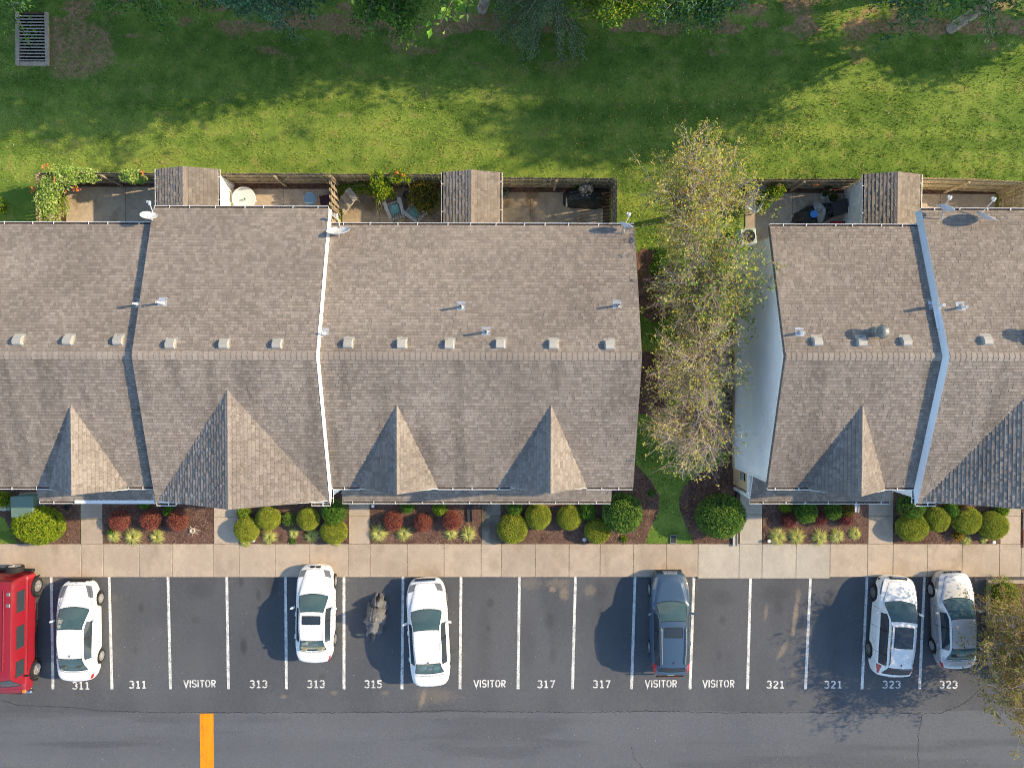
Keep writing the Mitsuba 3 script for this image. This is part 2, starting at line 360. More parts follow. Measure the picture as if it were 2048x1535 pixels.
# sidewalk slabs: every slab its own piece
sw = numbered('sidewalk')
labels[sw] = {'label': 'tan concrete sidewalk in front of the townhouses', 'kind': 'structure'}
JO = [-120, -40, 30, 162, 206, 278, 344, 427, 478, 551, 618, 697, 740, 815, 888, 962, 1003, 1071, 1138, 1200, 1267, 1333, 1396, 1478, 1524, 1592, 1660, 1735, 1786, 1855, 1924, 1999, 2042, 2110, 2180, 2250]
JO = [j for j in JO if j not in (-40, 30)]
rng = np.random.default_rng(5)
def slab(parent, x0, x1, y0, y1, top, m, gap=.018, th=.13, kname='slab'):
    b = cbx(((x0 + x1) / 2, (y0 + y1) / 2, top - th / 2 + rng.uniform(-.004, .004)), (x1 - x0 - gap, y1 - y0 - gap, th), .009)
    v = trimesh.Trimesh(*b, process=False)
    part(parent, kname, b, m, uv=np.c_[np.full(len(b[0]), rng.random()), np.zeros(len(b[0]))])
for a, b in zip(JO[:-1], JO[1:]):
    slab(sw, xy(a, 1120, .12)[0], xy(b, 1120, .12)[0], Y_CURB - (.07 if 1396 <= a < 1660 else 0), Y_WALK, .125, M_NEWWALK if 1396 <= a < 1660 else M_WALK)

def walkway(x0, x1, joint, y_top, m=M_WALK, label=None):
    k = numbered('walkway')
    labels[k] = {'label': label, 'kind': 'structure'}
    ys = [Y_WALK] + [xy(x0, j, .1)[1] for j in joint] + [y_top]
    for a, b in zip(ys[:-1], ys[1:]):
        slab(k, xy(x0, 1040)[0], xy(x1, 1040)[0], a, b, .135, m if not isinstance(m, list) else m.pop(0))
walkway(162, 205.5, [1038], -4.6, label='front walk at the left, beside the red shrubs')
walkway(428, 478, [1033], -4.6, label='front walk under the wide gable')
walkway(697.5, 739.5, [1031], -4.6, label='front walk of the two-gable townhouse, left one')
walkway(963, 1002, [1031], -4.6, [M_DARKWALK, M_DARKWALK], label='dark stained front walk of the two-gable townhouse, right one')
walkway(1479, 1524, [1028], -4.6, M_NEWWALK, label='pale front walk beside the grey gable wall')
walkway(1736, 1786, [1031], -4.6, label='front walk right of the yellow grass clumps')
walkway(2000, 2041, [1031], -4.6, label='front walk at the right edge')

# planting beds
def bed(poly, label):
    return struct('mulch_bed', prism(poly, G - .05, G + .03), M_MULCH, label)
yb = -4.5
def rect(px0, px1, ytop=yb, py1=1087): return sbox(xy(px0, 1040)[0], Y_WALK, xy(px1, 1040)[0], ytop)
BEDS = [
    (ppoly([(38, 1087), (22, 1060), (10, 1035), (-40, 1020), (-40, 950), (161, 950), (161, 1087)]).union(sbox(xy(-40, 1000)[0], xy(0, 1005)[1], xy(161, 1000)[0], yb)), 'mulch bed round the green utility box'),
    (rect(206, 427.5), 'mulch bed with the red shrubs, left of the wide gable'),
    (rect(478.5, 697), 'mulch bed with the round yews below the wide gable'),
    (rect(740, 962.5), 'mulch bed with red shrubs between two front walks'),
    (rect(1002.5, 1225).union(ppoly([(1220, 1087), (1290, 1087), (1298, 1062), (1318, 1020), (1318, 992), (1302, 962), (1268, 925), (1220, 925)])), 'mulch bed with the round yews at the end of the left row'),
    (ppoly([(1478, 1087), (1390, 1087), (1372, 1052), (1360, 1020), (1358, 1000), (1366, 975), (1390, 950), (1432, 932), (1468, 905), (1478, 905)]).difference(sbox(xy(1478.5, 1000)[0], -20, 99, 99)), 'mulch bed round the large holly by the grey gable wall'),
    (rect(1524.5, 1735.5), 'mulch bed with five yellow grass clumps'),
    (rect(1786.5, 1999.5), 'mulch bed with yews at the right'),
    (rect(2042, 2250), 'mulch bed at the right edge'),
    (ppoly([(1262, 515), (1285, 497), (1320, 503), (1345, 530), (1352, 580), (1340, 630), (1310, 645), (1275, 625), (1258, 570)]), 'oval mulch bed by the end wall of the left row, back'),
    (ppoly([(1262, 715), (1300, 700), (1335, 722), (1345, 770), (1335, 815), (1305, 833), (1262, 822)]), 'oval mulch bed by the end wall of the left row, front'),
    (ppoly([(1469, 560), (1420, 575), (1398, 640), (1392, 760), (1400, 850), (1425, 905), (1469, 900)]), 'mulch strip along the grey gable wall'),
]
for p_, l_ in BEDS: bed(p_, l_)
ALLBEDS = unary_union([b[0] for b in BEDS])

# mulch chips and pebbles as loose pieces
def chips(poly, n, size, cols, seed, z):
    r = np.random.default_rng(seed)
    x0, y0, x1, y1 = poly.bounds
    P = np.c_[r.uniform(x0, x1, n * 3), r.uniform(y0, y1, n * 3)]
    P = P[shapely.contains_xy(poly, P[:, 0], P[:, 1])][:n]
    n = len(P)
    L, W = size * r.uniform(.5, 1.3, n), size * r.uniform(.2, .45, n)
    a = r.uniform(0, 2 * np.pi, n)
    d = np.c_[np.cos(a), np.sin(a)]; s = np.c_[-d[:, 1], d[:, 0]]
    tz = r.uniform(-.4, .4, n) * L
    q = []
    for u, v in ((-1, -1), (1, -1), (1, 1), (-1, 1)):
        q.append(np.c_[P + d * (u * L / 2)[:, None] + s * (v * W / 2)[:, None], z + r.uniform(0, .008, n) + .5 * abs(tz) + u * tz / 2])
    V = np.stack(q, 1).reshape(-1, 3)
    i = np.arange(n)[:, None] * 4
    F = np.vstack([i + [0, 1, 2], i + [0, 2, 3]])
    cols = np.asarray(cols)
    c = cols[r.integers(0, len(cols), n)] * r.uniform(.7, 1.25, (n, 1))
    return (V, F), np.repeat(c, 4, 0)
m_, c_ = chips(ALLBEDS.intersection(sbox(-26, -9, 26, 7)), 52000, .055, [(.08, .046, .036), (.15, .09, .068), (.23, .15, .115), (.30, .21, .165), (.11, .062, .05)], 11, G + .032)
put('mulch_chips', m_, M_VC, color=c_, label='brown bark chips lying on the beds', kind='stuff')

# grass blades
FRONTGRASS = ppoly([(1290, 1087), (1390, 1087), (1358, 1000), (1480, 880), (1480, 480), (1255, 480), (1268, 925), (1318, 1000)])
GRASS = sbox(-27, 8.62, 27, 19.5).union(sbox(xy(1255, 700)[0] - .4, -8.3, xy(1480, 700)[0], 8.65)).union(ppoly([(-60, 1087), (38, 1087), (22, 1060), (10, 1035), (-60, 1020)])).difference(ALLBEDS)
def blades(poly, n, seed, h, w):
    r = np.random.default_rng(seed)
    x0, y0, x1, y1 = poly.bounds
    P = np.c_[r.uniform(x0, x1, int(n * 1.4)), r.uniform(y0, y1, int(n * 1.4))]
    P = P[shapely.contains_xy(poly, P[:, 0], P[:, 1])]
    # tufts: pull points together, leave thin places
    g = meshkit.fbm(np.c_[P * 1.9, np.zeros(len(P))], 3, seed)
    P = P[r.random(len(P)) < np.clip((g - .22) * 2.6, .25, 1)][:n]
    n = len(P)
    a = r.uniform(0, 2 * np.pi, n)
    hh = h * r.uniform(.5, 1.5, n) * (.7 + .6 * meshkit.fbm(np.c_[P * 3, np.ones(n)], 2, seed + 3))
    lean = r.uniform(.3, 1.2, (n, 1)) * hh[:, None]
    d = np.c_[np.cos(a), np.sin(a)]; s = np.c_[-d[:, 1], d[:, 0]] * (w * r.uniform(.6, 1.4, n))[:, None]
    A, B = np.c_[P + s, np.full(n, G - .01)], np.c_[P - s, np.full(n, G - .01)]
    Tp = np.c_[P + d * lean, G + hh]
    V = np.stack([A, B, Tp], 1).reshape(-1, 3)
    t = np.repeat(r.random(n), 3)
    return (V, np.arange(3 * n).reshape(-1, 3)), np.c_[t, t]
m_, u_ = blades(GRASS, 330000, 3, .058, .019)
put('grass', m_, M_BLADE, uv=u_, label='short green grass of the lawn', kind='stuff')
m_, c_ = chips(sbox(2, 7, 14, 13).union(sbox(5.2, -8, 10.5, 8)).difference(sbox(9.5, -2, 11, 5.6)), 900, .085, [(.50, .38, .05), (.55, .47, .10), (.45, .24, .04), (.40, .36, .12)], 12, G + .05)
m2_, c2_ = chips(sbox(-25, 8.6, 25, 18), 650, .07, [(.50, .42, .10), (.42, .28, .08), (.5, .45, .3)], 13, G + .05)
put('fallen_leaves', cat([m_, m2_]), M_VC, color=np.vstack([c_, c2_]), label='yellow fallen leaves scattered on grass and mulch', kind='stuff')
m_, c_ = chips(sbox(-25, -19, 25, Y_CURB), 420, .035, [(.5, .46, .4), (.38, .33, .26), (.55, .5, .42)], 14, .004)
put('grit', m_, M_VC, color=c_, label='small pale grit and leaf bits on the asphalt', kind='stuff')

# patios
def patio(px0, px1, py0, py1, joints, m, label):
    k = numbered('patio')
    labels[k] = {'label': label, 'kind': 'structure'}
    xs = [xy(px0, 400)[0]] + [xy(j, 400)[0] for j in joints] + [xy(px1, 400)[0]]
    y0, y1 = xy(1000, py1)[1], xy(1000, py0)[1]
    for a, b in zip(xs[:-1], xs[1:]): slab(k, a, b, y0, y1, G + .035, m)
patio(132, 372, 376, 500, [252], M_PATIO, 'brown concrete patio behind the far left townhouse')
patio(452, 672, 379, 500, [567], M_PATIO, 'tan concrete patio with the round white table')
patio(684, 886, 376, 500, [760], M_OLDPATIO, 'stained concrete patio with the two garden chairs')
patio(1002, 1206, 384, 500, [1061], M_OLDPATIO, 'stained concrete patio with the covered grill')
patio(1490, 1690, 384, 560, [1584.5], M_PATIO, 'concrete patio with the black covered heap')
patio(1800, 1990, 385, 500, [1880], M_PATIO, 'tan concrete patio at the right')
for a, b, c, d in ((120, 372, 366, 379), (447, 672, 366, 382), (676, 890, 366, 380), (990, 1225, 370, 387), (1480, 1700, 370, 387), (1795, 1995, 370, 388)):
    struct('soil_strip', prism(sbox(*xy(a, d), *xy(b, c)), G - .05, G + .012), M_MULCH, None)

for a, b in ((1204, 1219), (115, 133)): struct('soil_strip', prism(sbox(xy(a, 400)[0], 5.0, xy(b, 400)[0], 8.5), G - .05, G + .016), M_SOIL)
# road markings
lot = 'parking_lot'
TOP = [102.5, 218.5, 336, 453.5, 571, 688, 806, 922, 1039, 1151, 1270, 1388, 1501, 1621, 1734, 1849]
BOT = [106, 224, 341, 457, 573, 688, 804, 920, 1036, 1145, 1263, 1380, 1495, 1611, 1724, 1839]
for a, b in zip(TOP, BOT):
    q = [xy(a - 2.6, 1153, 0), xy(a + 2.6, 1153, 0), xy(b + 2.8, 1377, 0), xy(b - 2.8, 1377, 0)]
    part(lot, 'stripe', sheet(Polygon(q), .004), M_PAINT)
y0 = xy(400, 1426, 0)[1]
part(lot, 'yellow_line', sheet(sbox(xy(400, 1480, 0)[0], y0 - 9, xy(427.5, 1480, 0)[0], y0), .004), M_YELLOW, label='orange yellow centre line painted on the drive lane')
# stencilled letters: strokes in a 0.62 x 1 cell
def arc(cx, cy, rx_, ry_, a0, a1, n=14):
    t = np.radians(np.linspace(a0, a1, n))
    return [(cx + rx_ * math.cos(u), cy + ry_ * math.sin(u)) for u in t]
GLY = {
    'V': ([[(.0, 1), (.31, .0), (.62, 1)]], .62), 'I': ([[(.08, 0), (.08, 1)]], .16),
    'S': ([arc(.29, .73, .25, .24, 20, 250) + arc(.29, .27, .25, .24, 70, -160)], .58),
    'T': ([[(0, .93), (.58, .93)], [(.29, 0), (.29, .86)]], .58),
    'O': ([arc(.30, .5, .27, .46, 97, 263)[:], arc(.32, .5, .27, .46, 83, -83)], .62),
    'R': ([[(.08, 0), (.08, 1)], [(.14, .94)] + arc(.32, .71, .22, .23, 90, -90) + [(.14, .48)], [(.26, .46), (.53, 0)]], .58),
    '1': ([[(.10, .80), (.26, .95)], [(.29, .10), (.29, 1)], [(.08, .06), (.50, .06)]], .54),
    '2': ([arc(.29, .71, .23, .24, 160, -30) + [(.08, .10)], [(.06, .06), (.56, .06)]], .60),
    '3': ([arc(.27, .73, .24, .22, 150, 20), arc(.27, .73, .24, .22, 5, -75), arc(.27, .27, .26, .22, 75, -5), arc(.27, .27, .26, .22, -22, -155)], .58),
    '5': ([[(.52, .94), (.12, .94), (.12, .58)], arc(.27, .32, .25, .27, 120, 10), arc(.27, .32, .25, .27, -8, -150)], .58),
    '7': ([[(.04, .93), (.52, .93), (.22, 0)]], .56)}
def lettering(word, px, py, hgt=.345, wid=1.0):
    out, x = [], 0
    for ch in word:
        st, w = GLY[ch]
        out.append(shapely.affinity.translate(unary_union([LineString(s).buffer(.085, cap_style='flat', join_style='mitre') for s in st]), x))
        x += w + .17
    g = unary_union(out)
    g = shapely.affinity.translate(g, -(x - .17) / 2, -.5)
    g = shapely.affinity.scale(g, hgt * wid, hgt, origin=(0, 0))
    c = xy(px, py, 0)
    g = shapely.affinity.translate(g, c[0], c[1])
    part(lot, 'lettering', sheet(g, .005), M_PAINT, label=f'white painted word {word}' if word == 'VISITOR' else f'white painted number {word}')
import shapely.affinity
for w_, px, py in (('311', 47, 1369), ('311', 162, 1370), ('311', 275.5, 1368), ('VISITOR', 399.5, 1366), ('313', 517, 1367), ('313', 632, 1367), ('315', 746.5, 1367), ('VISITOR', 979.5, 1366), ('317', 1092, 1367), ('317', 1203, 1367), ('VISITOR', 1322, 1366), ('VISITOR', 1437, 1366), ('321', 1551, 1368), ('321', 1666, 1368), ('323', 1783, 1368), ('323', 1897, 1368)):
    lettering(w_, px, py, .345 if w_ == 'VISITOR' else .36, 1.0 if w_ == 'VISITOR' else 1.12)
# seams and cracks
def crack(pts, w, seed, sub=14):
    r = np.random.default_rng(seed)
    P = np.array([xy(a, b, 0) for a, b in pts])
    t = np.linspace(0, len(P) - 1, (len(P) - 1) * sub + 1)
    Q = np.c_[np.interp(t, np.arange(len(P)), P[:, 0]), np.interp(t, np.arange(len(P)), P[:, 1])]
    Q += r.normal(0, .018, Q.shape)
    d = np.gradient(Q, axis=0); d /= np.linalg.norm(d, axis=1, keepdims=True)
    s = np.c_[-d[:, 1], d[:, 0]] * (w * r.uniform(.35, 1.3, len(Q)))[:, None]
    L, R = np.c_[Q + s, np.full(len(Q), .003)], np.c_[Q - s, np.full(len(Q), .003)]
    V, F = grid_mesh(np.stack([L, R], 1))
    part(lot, 'crack', (V, F[:, ::-1]), M_BLACKTAR)
crack([(-60, 1385), (0, 1398), (40, 1410), (140, 1413), (200, 1420), (300, 1424), (420, 1424), (600, 1424), (800, 1423), (900, 1420), (1000, 1422), (1150, 1424), (1300, 1421), (1450, 1424), (1600, 1424), (1750, 1425), (1880, 1425), (1915, 1412), (1940, 1398), (1958, 1378)], .016, 1, 40)
crack([(1262, 1490), (1268, 1515), (1280, 1528), (1290, 1540)], .012, 2)
crack([(1846, 1425), (1838, 1460), (1836, 1500), (1838, 1540)], .014, 3)
crack([(1965, 1380), (1990, 1395), (2010, 1402)], .010, 4)
# planting island with its kerb at the right edge
isl = ppoly([(1972, 1158), (1972, 1300), (1978, 1335), (1990, 1356), (2010, 1365), (2060, 1372), (2300, 1380), (2300, 1158)], 0)
ik = numbered('planting_island')
labels[ik] = {'label': 'kerbed planting island at the right edge of the parking lot', 'kind': 'structure'}
part(ik, 'bed', prism(isl.buffer(-.14), -.02, .12), M_MULCH)
ring = isl.difference(isl.buffer(-.15))
for i_, (y0_, y1_) in enumerate(((-30, -14.0), (-14.0, -12.6), (-12.6, -11.2), (-11.2, -9))):
    g_ = ring.intersection(sbox(0, y0_ + .008, 60, y1_ - .008))
    if g_.area > .01: part(ik, 'kerb', prism(g_, -.02, .145), M_WALK, uv=None)
# ------------------------------------------------------------------ townhouses
def frame_of(O, U, Vd):
    U, Vd = np.asarray(U, float), np.asarray(Vd, float)
    U = U / np.linalg.norm(U)
    Vd = Vd - U * (Vd @ U); Vd /= np.linalg.norm(Vd)
    return np.asarray(O, float), U, Vd, np.cross(U, Vd)
def plane_poly(fr, pts): 
    O, U, V, N = fr
    g = Polygon([(round((np.asarray(p) - O) @ U, 4), round((np.asarray(p) - O) @ V, 4)) for p in pts])
    return g if g.is_valid else g.buffer(0)
def shingle_mesh(fr, poly, rough, seed, expo=.132, dirt_shade=0.0):
    """courses of single overlapping shingles on one roof plane; rough: overhang clipped by poly"""
    r = np.random.default_rng(seed)
    O, U, V, N = fr
    x0, y0, x1, y1 = poly.bounds
    poly = shapely.make_valid(poly).buffer(0)
    if poly.geom_type != 'Polygon': poly = max(poly.geoms, key=lambda g: g.area)
    shapely.prepare(poly)
    B, Z = [], []
    nrow = int(math.ceil((y1 - y0) / expo))
    for k in range(nrow):
        v0 = y0 + k * expo
        w = r.choice([.10, .13, .15, .16, .18, .21], int((x1 - x0) / .10) + 8)
        e = x0 - r.uniform(0, .25) + np.concatenate([[0], np.cumsum(w)])
        e = e[e < x1 + .3]
        u0, u1 = e[:-1], e[1:]
        B.append(np.c_[u0 + .0025, np.full(len(u0), v0), u1 - .0025, np.full(len(u0), v0 + expo + .004)])
        Z.append(np.c_[np.full(len(u0), v0), r.random(len(u0))])
    B, Z = np.vstack(B), np.vstack(Z)
    boxes = shapely.box(B[:, 0], B[:, 1], B[:, 2], B[:, 3])
    ins = shapely.contains_properly(poly, boxes)
    hit = shapely.intersects(poly, boxes) & ~ins
    loops = [(b[[[0, 1], [2, 1], [2, 3], [0, 3]]] if False else np.array([[b[0], b[1]], [b[2], b[1]], [b[2], b[3]], [b[0], b[3]]]), z) for b, z in zip(B[ins], Z[ins])]
    for g, z in zip(shapely.intersection(poly, boxes[hit]), Z[hit]):
        for q in getattr(g, 'geoms', [g]):
            if q.geom_type == 'Polygon' and q.area > 2e-4:
                c = np.array(q.exterior.coords)[:-1]
                if Polygon(c).exterior.is_ccw is False: c = c[::-1]
                loops.append((c, z))
    Vt, Ft, Ut, o = [], [], [], 0
    for c, (v0, t) in loops:
        n = len(c)
        lift = (.016 if t > .45 else .005) + .006 * ((t * 37) % 1)
        f = 1 - (c[:, 1] - v0) / expo
        h = .003 + (lift + .006) * f
        top = O + c[:, :1] * U + c[:, 1:] * V + h[:, None] * N
        Vt += [top, top - .03 * N]
        i = np.arange(1, n - 1)
        Ft.append(np.c_[np.full(n - 2, o), o + i, o + i + 1])
        a = np.arange(n); b = (a + 1) % n
        Ft += [np.c_[o + n + a, o + n + b, o + b], np.c_[o + n + a, o + b, o + a]]
        Ut.append(np.c_[np.full(2 * n, t * 7.31 % 1.0), np.tile(np.clip(f, 0, .999), 2) + 2 * round(dirt_shade * 4)])
        o += 2 * n
    return (np.vstack(Vt), np.vstack(Ft)), np.vstack(Ut)
def slab_mesh(fr, poly, th):
    O, U, V, N = fr
    m = prism(poly, -th, -.002)
    return m[0] @ np.array([U, V, N]) + O, m[1]
_seed = [100]
def roof_plane(parent, fr, poly, dirt_shade=0.0, expo=.132, deck=True):
    _seed[0] += 1
    if deck: part(parent, 'deck', slab_mesh(fr, poly, .10), M_WHITE)
    m, u = shingle_mesh(fr, poly, 0, _seed[0], expo, dirt_shade)
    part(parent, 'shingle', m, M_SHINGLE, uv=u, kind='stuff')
# ridge caps: a few prototype pieces, placed one by one
def cap_proto(ang_l, ang_r, half=.155, ln=.235, th=.012, tone=.5):
    """bent plate along +x; the sides fall at the given slopes"""
    P = []
    for x, z in ((0, .020), (ln, .004)):
        for s, a in ((-1, ang_l), (1, ang_r)):
            pass
        prof = [(-half * math.cos(ang_l), -half * math.sin(ang_l)), (-half * .35 * math.cos(ang_l), -half * .35 * math.sin(ang_l) + .003), (0, .006), (half * .35 * math.cos(ang_r), -half * .35 * math.sin(ang_r) + .003), (half * math.cos(ang_r), -half * math.sin(ang_r))]
        P.append([(x, y, zz + z) for y, zz in prof])
    P = np.array(P)
    top = grid_mesh(P); bot = (top[0] - [0, 0, th], top[1][:, ::-1])
    n = P.shape[1]
    e = []
    ring = [i for i in range(n)] + [2 * n - 1 - i for i in range(n)]
    V = np.vstack([top[0], bot[0]])
    for a, b in zip(ring, ring[1:] + ring[:1]):
        e += [[a, b, b + 2 * n], [a, b + 2 * n, a + 2 * n]]
    F = np.vstack([top[1][:, ::-1], bot[1][:, ::-1] + 2 * n, np.array(e)])
    return mikit.ply((V, F), M_SHINGLE, False, uv=np.full((len(V), 2), (tone, .6)))
def ridge_caps(parent, a, b, sl_l, sl_r, step=.2, half=.155, tones=(.5, .62, .72, .85), seed=0, name='ridge_cap'):
    a, b = np.asarray(a, float), np.asarray(b, float)
    r = np.random.default_rng(seed + 77)
    L = np.linalg.norm(b - a)
    protos = [cap_proto(sl_l, sl_r, half, step * 1.15, .012, t) for t in tones]
    ang = math.degrees(math.atan2(b[1] - a[1], b[0] - a[0]))
    pit = math.degrees(math.asin((b[2] - a[2]) / L))
    for i in range(int(L / step)):
        p = a + (b - a) * (i * step / L)
        M = T().translate(p.tolist()).rotate([0, 0, 1], ang + r.normal(0, .5)).rotate([0, 1, 0], -pit)
        part(parent, name, placed(protos[r.integers(0, len(protos))], M))

def gutter(parent, a, b, spans, out=(0, -1), z=0.0, wid=.125, step=1.02, seed=0, droop=None):
    """open white channel from a to b (points under the roof edge), opening up; `out` is the horizontal direction away from the roof"""
    a, b = np.asarray(a, float), np.asarray(b, float)
    out = np.array([out[0], out[1], 0.0])
    prof = [(0, .0), (0, -.115), (.075, -.115), (.10, -.05), (wid, -.004), (wid - .018, .004), (wid - .022, -.012), (.085, -.07), (.065, -.105), (.010, -.105), (.010, 0)]
    P = np.array([[e + out * q + [0, 0, zz] for q, zz in prof + [prof[0]]] for e in (a, b)])
    m = grid_mesh(P)
    caps = []
    for e, sgn in ((a, 1), (b, -1)):
        lo = [e + out * q + [0, 0, zz] for q, zz in ((0, 0), (0, -.115), (.075, -.115), (.10, -.05), (wid, -.004))]
        V = np.array(lo); F = np.array([[0, i, i + 1] for i in range(1, 4)])
        caps += [(V, F), (V, F[:, ::-1])]
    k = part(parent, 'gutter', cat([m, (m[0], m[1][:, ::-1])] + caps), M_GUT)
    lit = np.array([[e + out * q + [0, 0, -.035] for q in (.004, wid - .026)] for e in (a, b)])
    part(k, 'litter_shade', grid_mesh(lit), M_LITTERSHADE)  # leaf litter strip that also paints the shade inside the gutter
    L = np.linalg.norm(b - a)
    n = max(1, int(round(L / step)))
    d = (b - a) / L
    bm = mikit.ply(cat([bx((0, 0, 0), (.030, wid + .10, .012)), bx((0, -.02, -.012), (.02, wid, .012))]), M_GUT)
    ang = math.degrees(math.atan2(out[1], out[0])) + 90
    r = np.random.default_rng(seed)
    for i in range(n):
        p = a + d * (L * (i + .5 + r.uniform(-.18, .18)) / n) + out * (wid / 2 - .045) + [0, 0, .012]
        part(k, 'bracket', placed(bm, T().translate(p.tolist()).rotate([0, 0, 1], ang)))
    return k

SLOPE = .348
YR = xy(1100, 712, 6.7)[1]
SA = math.atan(SLOPE)
def house(name_label, X0, X1, hr, run, x_skew=(0, 0), wall_in=(.0, .0)):
    """X0, X1: rake lines; hr: ridge height; run: ridge to eave. x_skew: extra x at the ridge of the left and right rake"""
    t = thing('townhouse', name_label, 'house')
    he = hr - SLOPE * run
    roof = numbered(t + '__roof')
    yb, yf = YR + run, YR - run
    R0, R1 = np.array([X0 + x_skew[0], YR, hr]), np.array([X1 + x_skew[1], YR, hr])
    B0, B1 = np.array([X0, yb, he]), np.array([X1, yb, he])
    F0, F1 = np.array([X0, yf, he]), np.array([X1, yf, he])
    back = frame_of(B1, [-1, 0, 0], R1 - B1)
    front = frame_of(F0, [1, 0, 0], R0 - F0)
    roof_plane(roof, back, plane_poly(back, [B1, B0, R0, R1]))
    # walls: a gabled block a little inside the roof edge
    yw1, yw0 = yb - .40, yf + .17
    prof = Polygon([(yw0, 0), (yw1, 0), (yw1, he + SLOPE * .40 - .11), (YR, hr - .12), (yw0, he + SLOPE * .17 - .11)])
    m = prism(prof, 0, X1 - X0 - .12)
    wall = (np.c_[m[0][:, 2] + X0 + .06, m[0][:, 0], m[0][:, 1]], m[1])
    part(t, 'wall', wall, M_SIDING)
    return dict(t=t, roof=roof, he=he, hr=hr, X0=X0, X1=X1, yb=yb, yf=yf, front=front, F0=F0, F1=F1, R0=R0, R1=R1, B0=B0, B1=B1, yw0=yw0, yw1=yw1)
def front_roof(h, dormers):
    """front slope minus the footprints of the cross gables, then the cross gables"""
    fr = h['front']
    poly = plane_poly(fr, [h['F0'], h['F1'], h['R1'], h['R0']])
    zat = lambda y: h['hr'] - SLOPE * (YR - y)
    yat = lambda z: YR - (h['hr'] - z) / SLOPE
    for xl, xr, xc, hd, yfront, he_d in dormers:
        apex = np.array([xc, yat(hd), hd])
        bl, br = np.array([xl, yat(he_d), he_d]), np.array([xr, yat(he_d), he_d])
        cut = [bl, br, apex]
        pp = plane_poly(fr, cut)
        poly = poly.difference(unary_union([pp, plane_poly(fr, [bl, br, bl * 0 + [xr, bl[1] - 2, zat(bl[1] - 2)], [xl, bl[1] - 2, zat(bl[1] - 2)]])]).buffer(-.05))
    roof_plane(h['roof'], fr, poly if poly.geom_type == 'Polygon' else max(poly.geoms, key=lambda g: g.area), dirt_shade=1.0)
    for i, (xl, xr, xc, hd, yfront, he_d) in enumerate(dormers):
        g = numbered(h['t'] + '__gable_roof')
        apex = np.array([xc, yat(hd), hd]); tip = np.array([xc, yfront, hd])
        for s, xe in ((-1, xl), (1, xr)):
            back = np.array([xe, yat(he_d), he_d]); fo = np.array([xe, yfront + .06, he_d])
            if s < 0: f = frame_of(back, [0, -1, 0], apex - back)
            else: f = frame_of(fo, [0, 1, 0], tip - fo)
            pts = [back, fo, tip, apex + (apex - tip) / np.linalg.norm(apex - tip) * .0]
            p_ = plane_poly(f, pts)
            if not p_.exterior.is_ccw: p_ = Polygon(list(p_.exterior.coords)[::-1])
            roof_plane(g, f, p_, dirt_shade=.6 if s < 0 else .25, expo=.14)
        sl = math.atan((hd - he_d) / (xc - xl)); sr_ = math.atan((hd - he_d) / (xr - xc))
        # looking from the tip to the apex (+y): left side is -x
        ridge_caps(g, tip + [0, .0, .006], apex + [0, .05, .006], sr_, sl, .2, .13, seed=i + len(scene))
        # gable wall and white barge boards
        gw = prism(Polygon([(xl + .22, 0), (xr - .22, 0), (xr - .22, he_d), (xc, hd - .18), (xl + .22, he_d)]), 0, .9)
        part(h['t'], 'gable_wall', (np.c_[gw[0][:, 0], gw[0][:, 2] + yfront + .28, gw[0][:, 1]], gw[1][:, ::-1]), M_SIDING)
        for xe in (xl, xr):
            part(g, 'barge_board', beam([xe, yfront + .045, he_d - .09], [xc, yfront + .045 - .0, hd - .09], .025, .15), M_WHITE)

def box_vent(parent, px, py, z, ang=SA, side=1, tone=M_GREYV, seed=0):
    """slant-backed metal roof vent on the back slope"""
    p = on_roof(px, py, z)
    w, l, hh = .35, .40, .19
    hood = hull([(-w / 2, -l / 2, 0), (w / 2, -l / 2, 0), (-w / 2, l / 2, 0), (w / 2, l / 2, 0), (-w / 2 + .02, -l / 2 + .02, hh * .75), (w / 2 - .02, -l / 2 + .02, hh * .75), (-w / 2 + .015, -l * .1, hh), (w / 2 - .015, -l * .1, hh), (-w / 2 + .02, l / 2 - .05, hh * .62), (w / 2 - .02, l / 2 - .05, hh * .62)])
    fl = cbx((0, .05, .012), (.43, .46, .014), .004)
    R = rx(-ang) @ rz((hash_(seed) - .5) * .08)
    k = numbered(parent + '__box_vent')
    part(k, 'hood', xf(hood, R, p), tone, 25)
    part(k, 'flange', xf(fl, R, p), M_GREYV)
def on_roof(px, py, hr):
    """the point of a main roof (ridge height hr) seen at a pixel"""
    z = hr - .8
    for _ in range(6): z = hr - SLOPE * abs(at(px, py, z)[1] - YR)
    return at(px, py, z)
def hash_(i): return (math.sin(i * 12.9898 + 4.1) * 43758.5453) % 1
def pipe_vent(parent, px, py, z, h=.5, lean=0.0, capm=None, r=.045, on=SA):
    p = on_roof(px, py, z)
    k = numbered(parent + '__vent_pipe')
    R = rx(-on)
    part(k, 'flashing', cat([xf(cbx((0, .05, .012), (.34, .36, .012), .004), R, p), xf(lathe([(.105, 0), (.075, .06), (r + .006, .12)], 16), None, p)]), M_FLASH, 30)
    part(k, 'pipe', xf(lathe([(0, 0), (r, 0), (r, h), (r * .8, h), (r * .8, h - .08), (0, h - .08)], 14), rx(0) @ ry(lean), p), capm or M_STEEL, 30)

LOWR, DH = 6.71, .26
RUN, RUN2 = 5.27, 5.92
XB = dict(a=-27.2, b=-14.12, c=-7.18, d=5.10, e=10.58, f=16.66, g=23.75)
# --- far left townhouse
h1 = house('low tan shingled townhouse cut by the left edge of the picture', XB['a'], XB['b'], LOWR, RUN)
front_roof(h1, [(-18.42, -15.35, -16.88, 6.06, -4.96, 4.92), (-25.6, -22.5, -24.05, 6.06, -4.96, 4.92)])
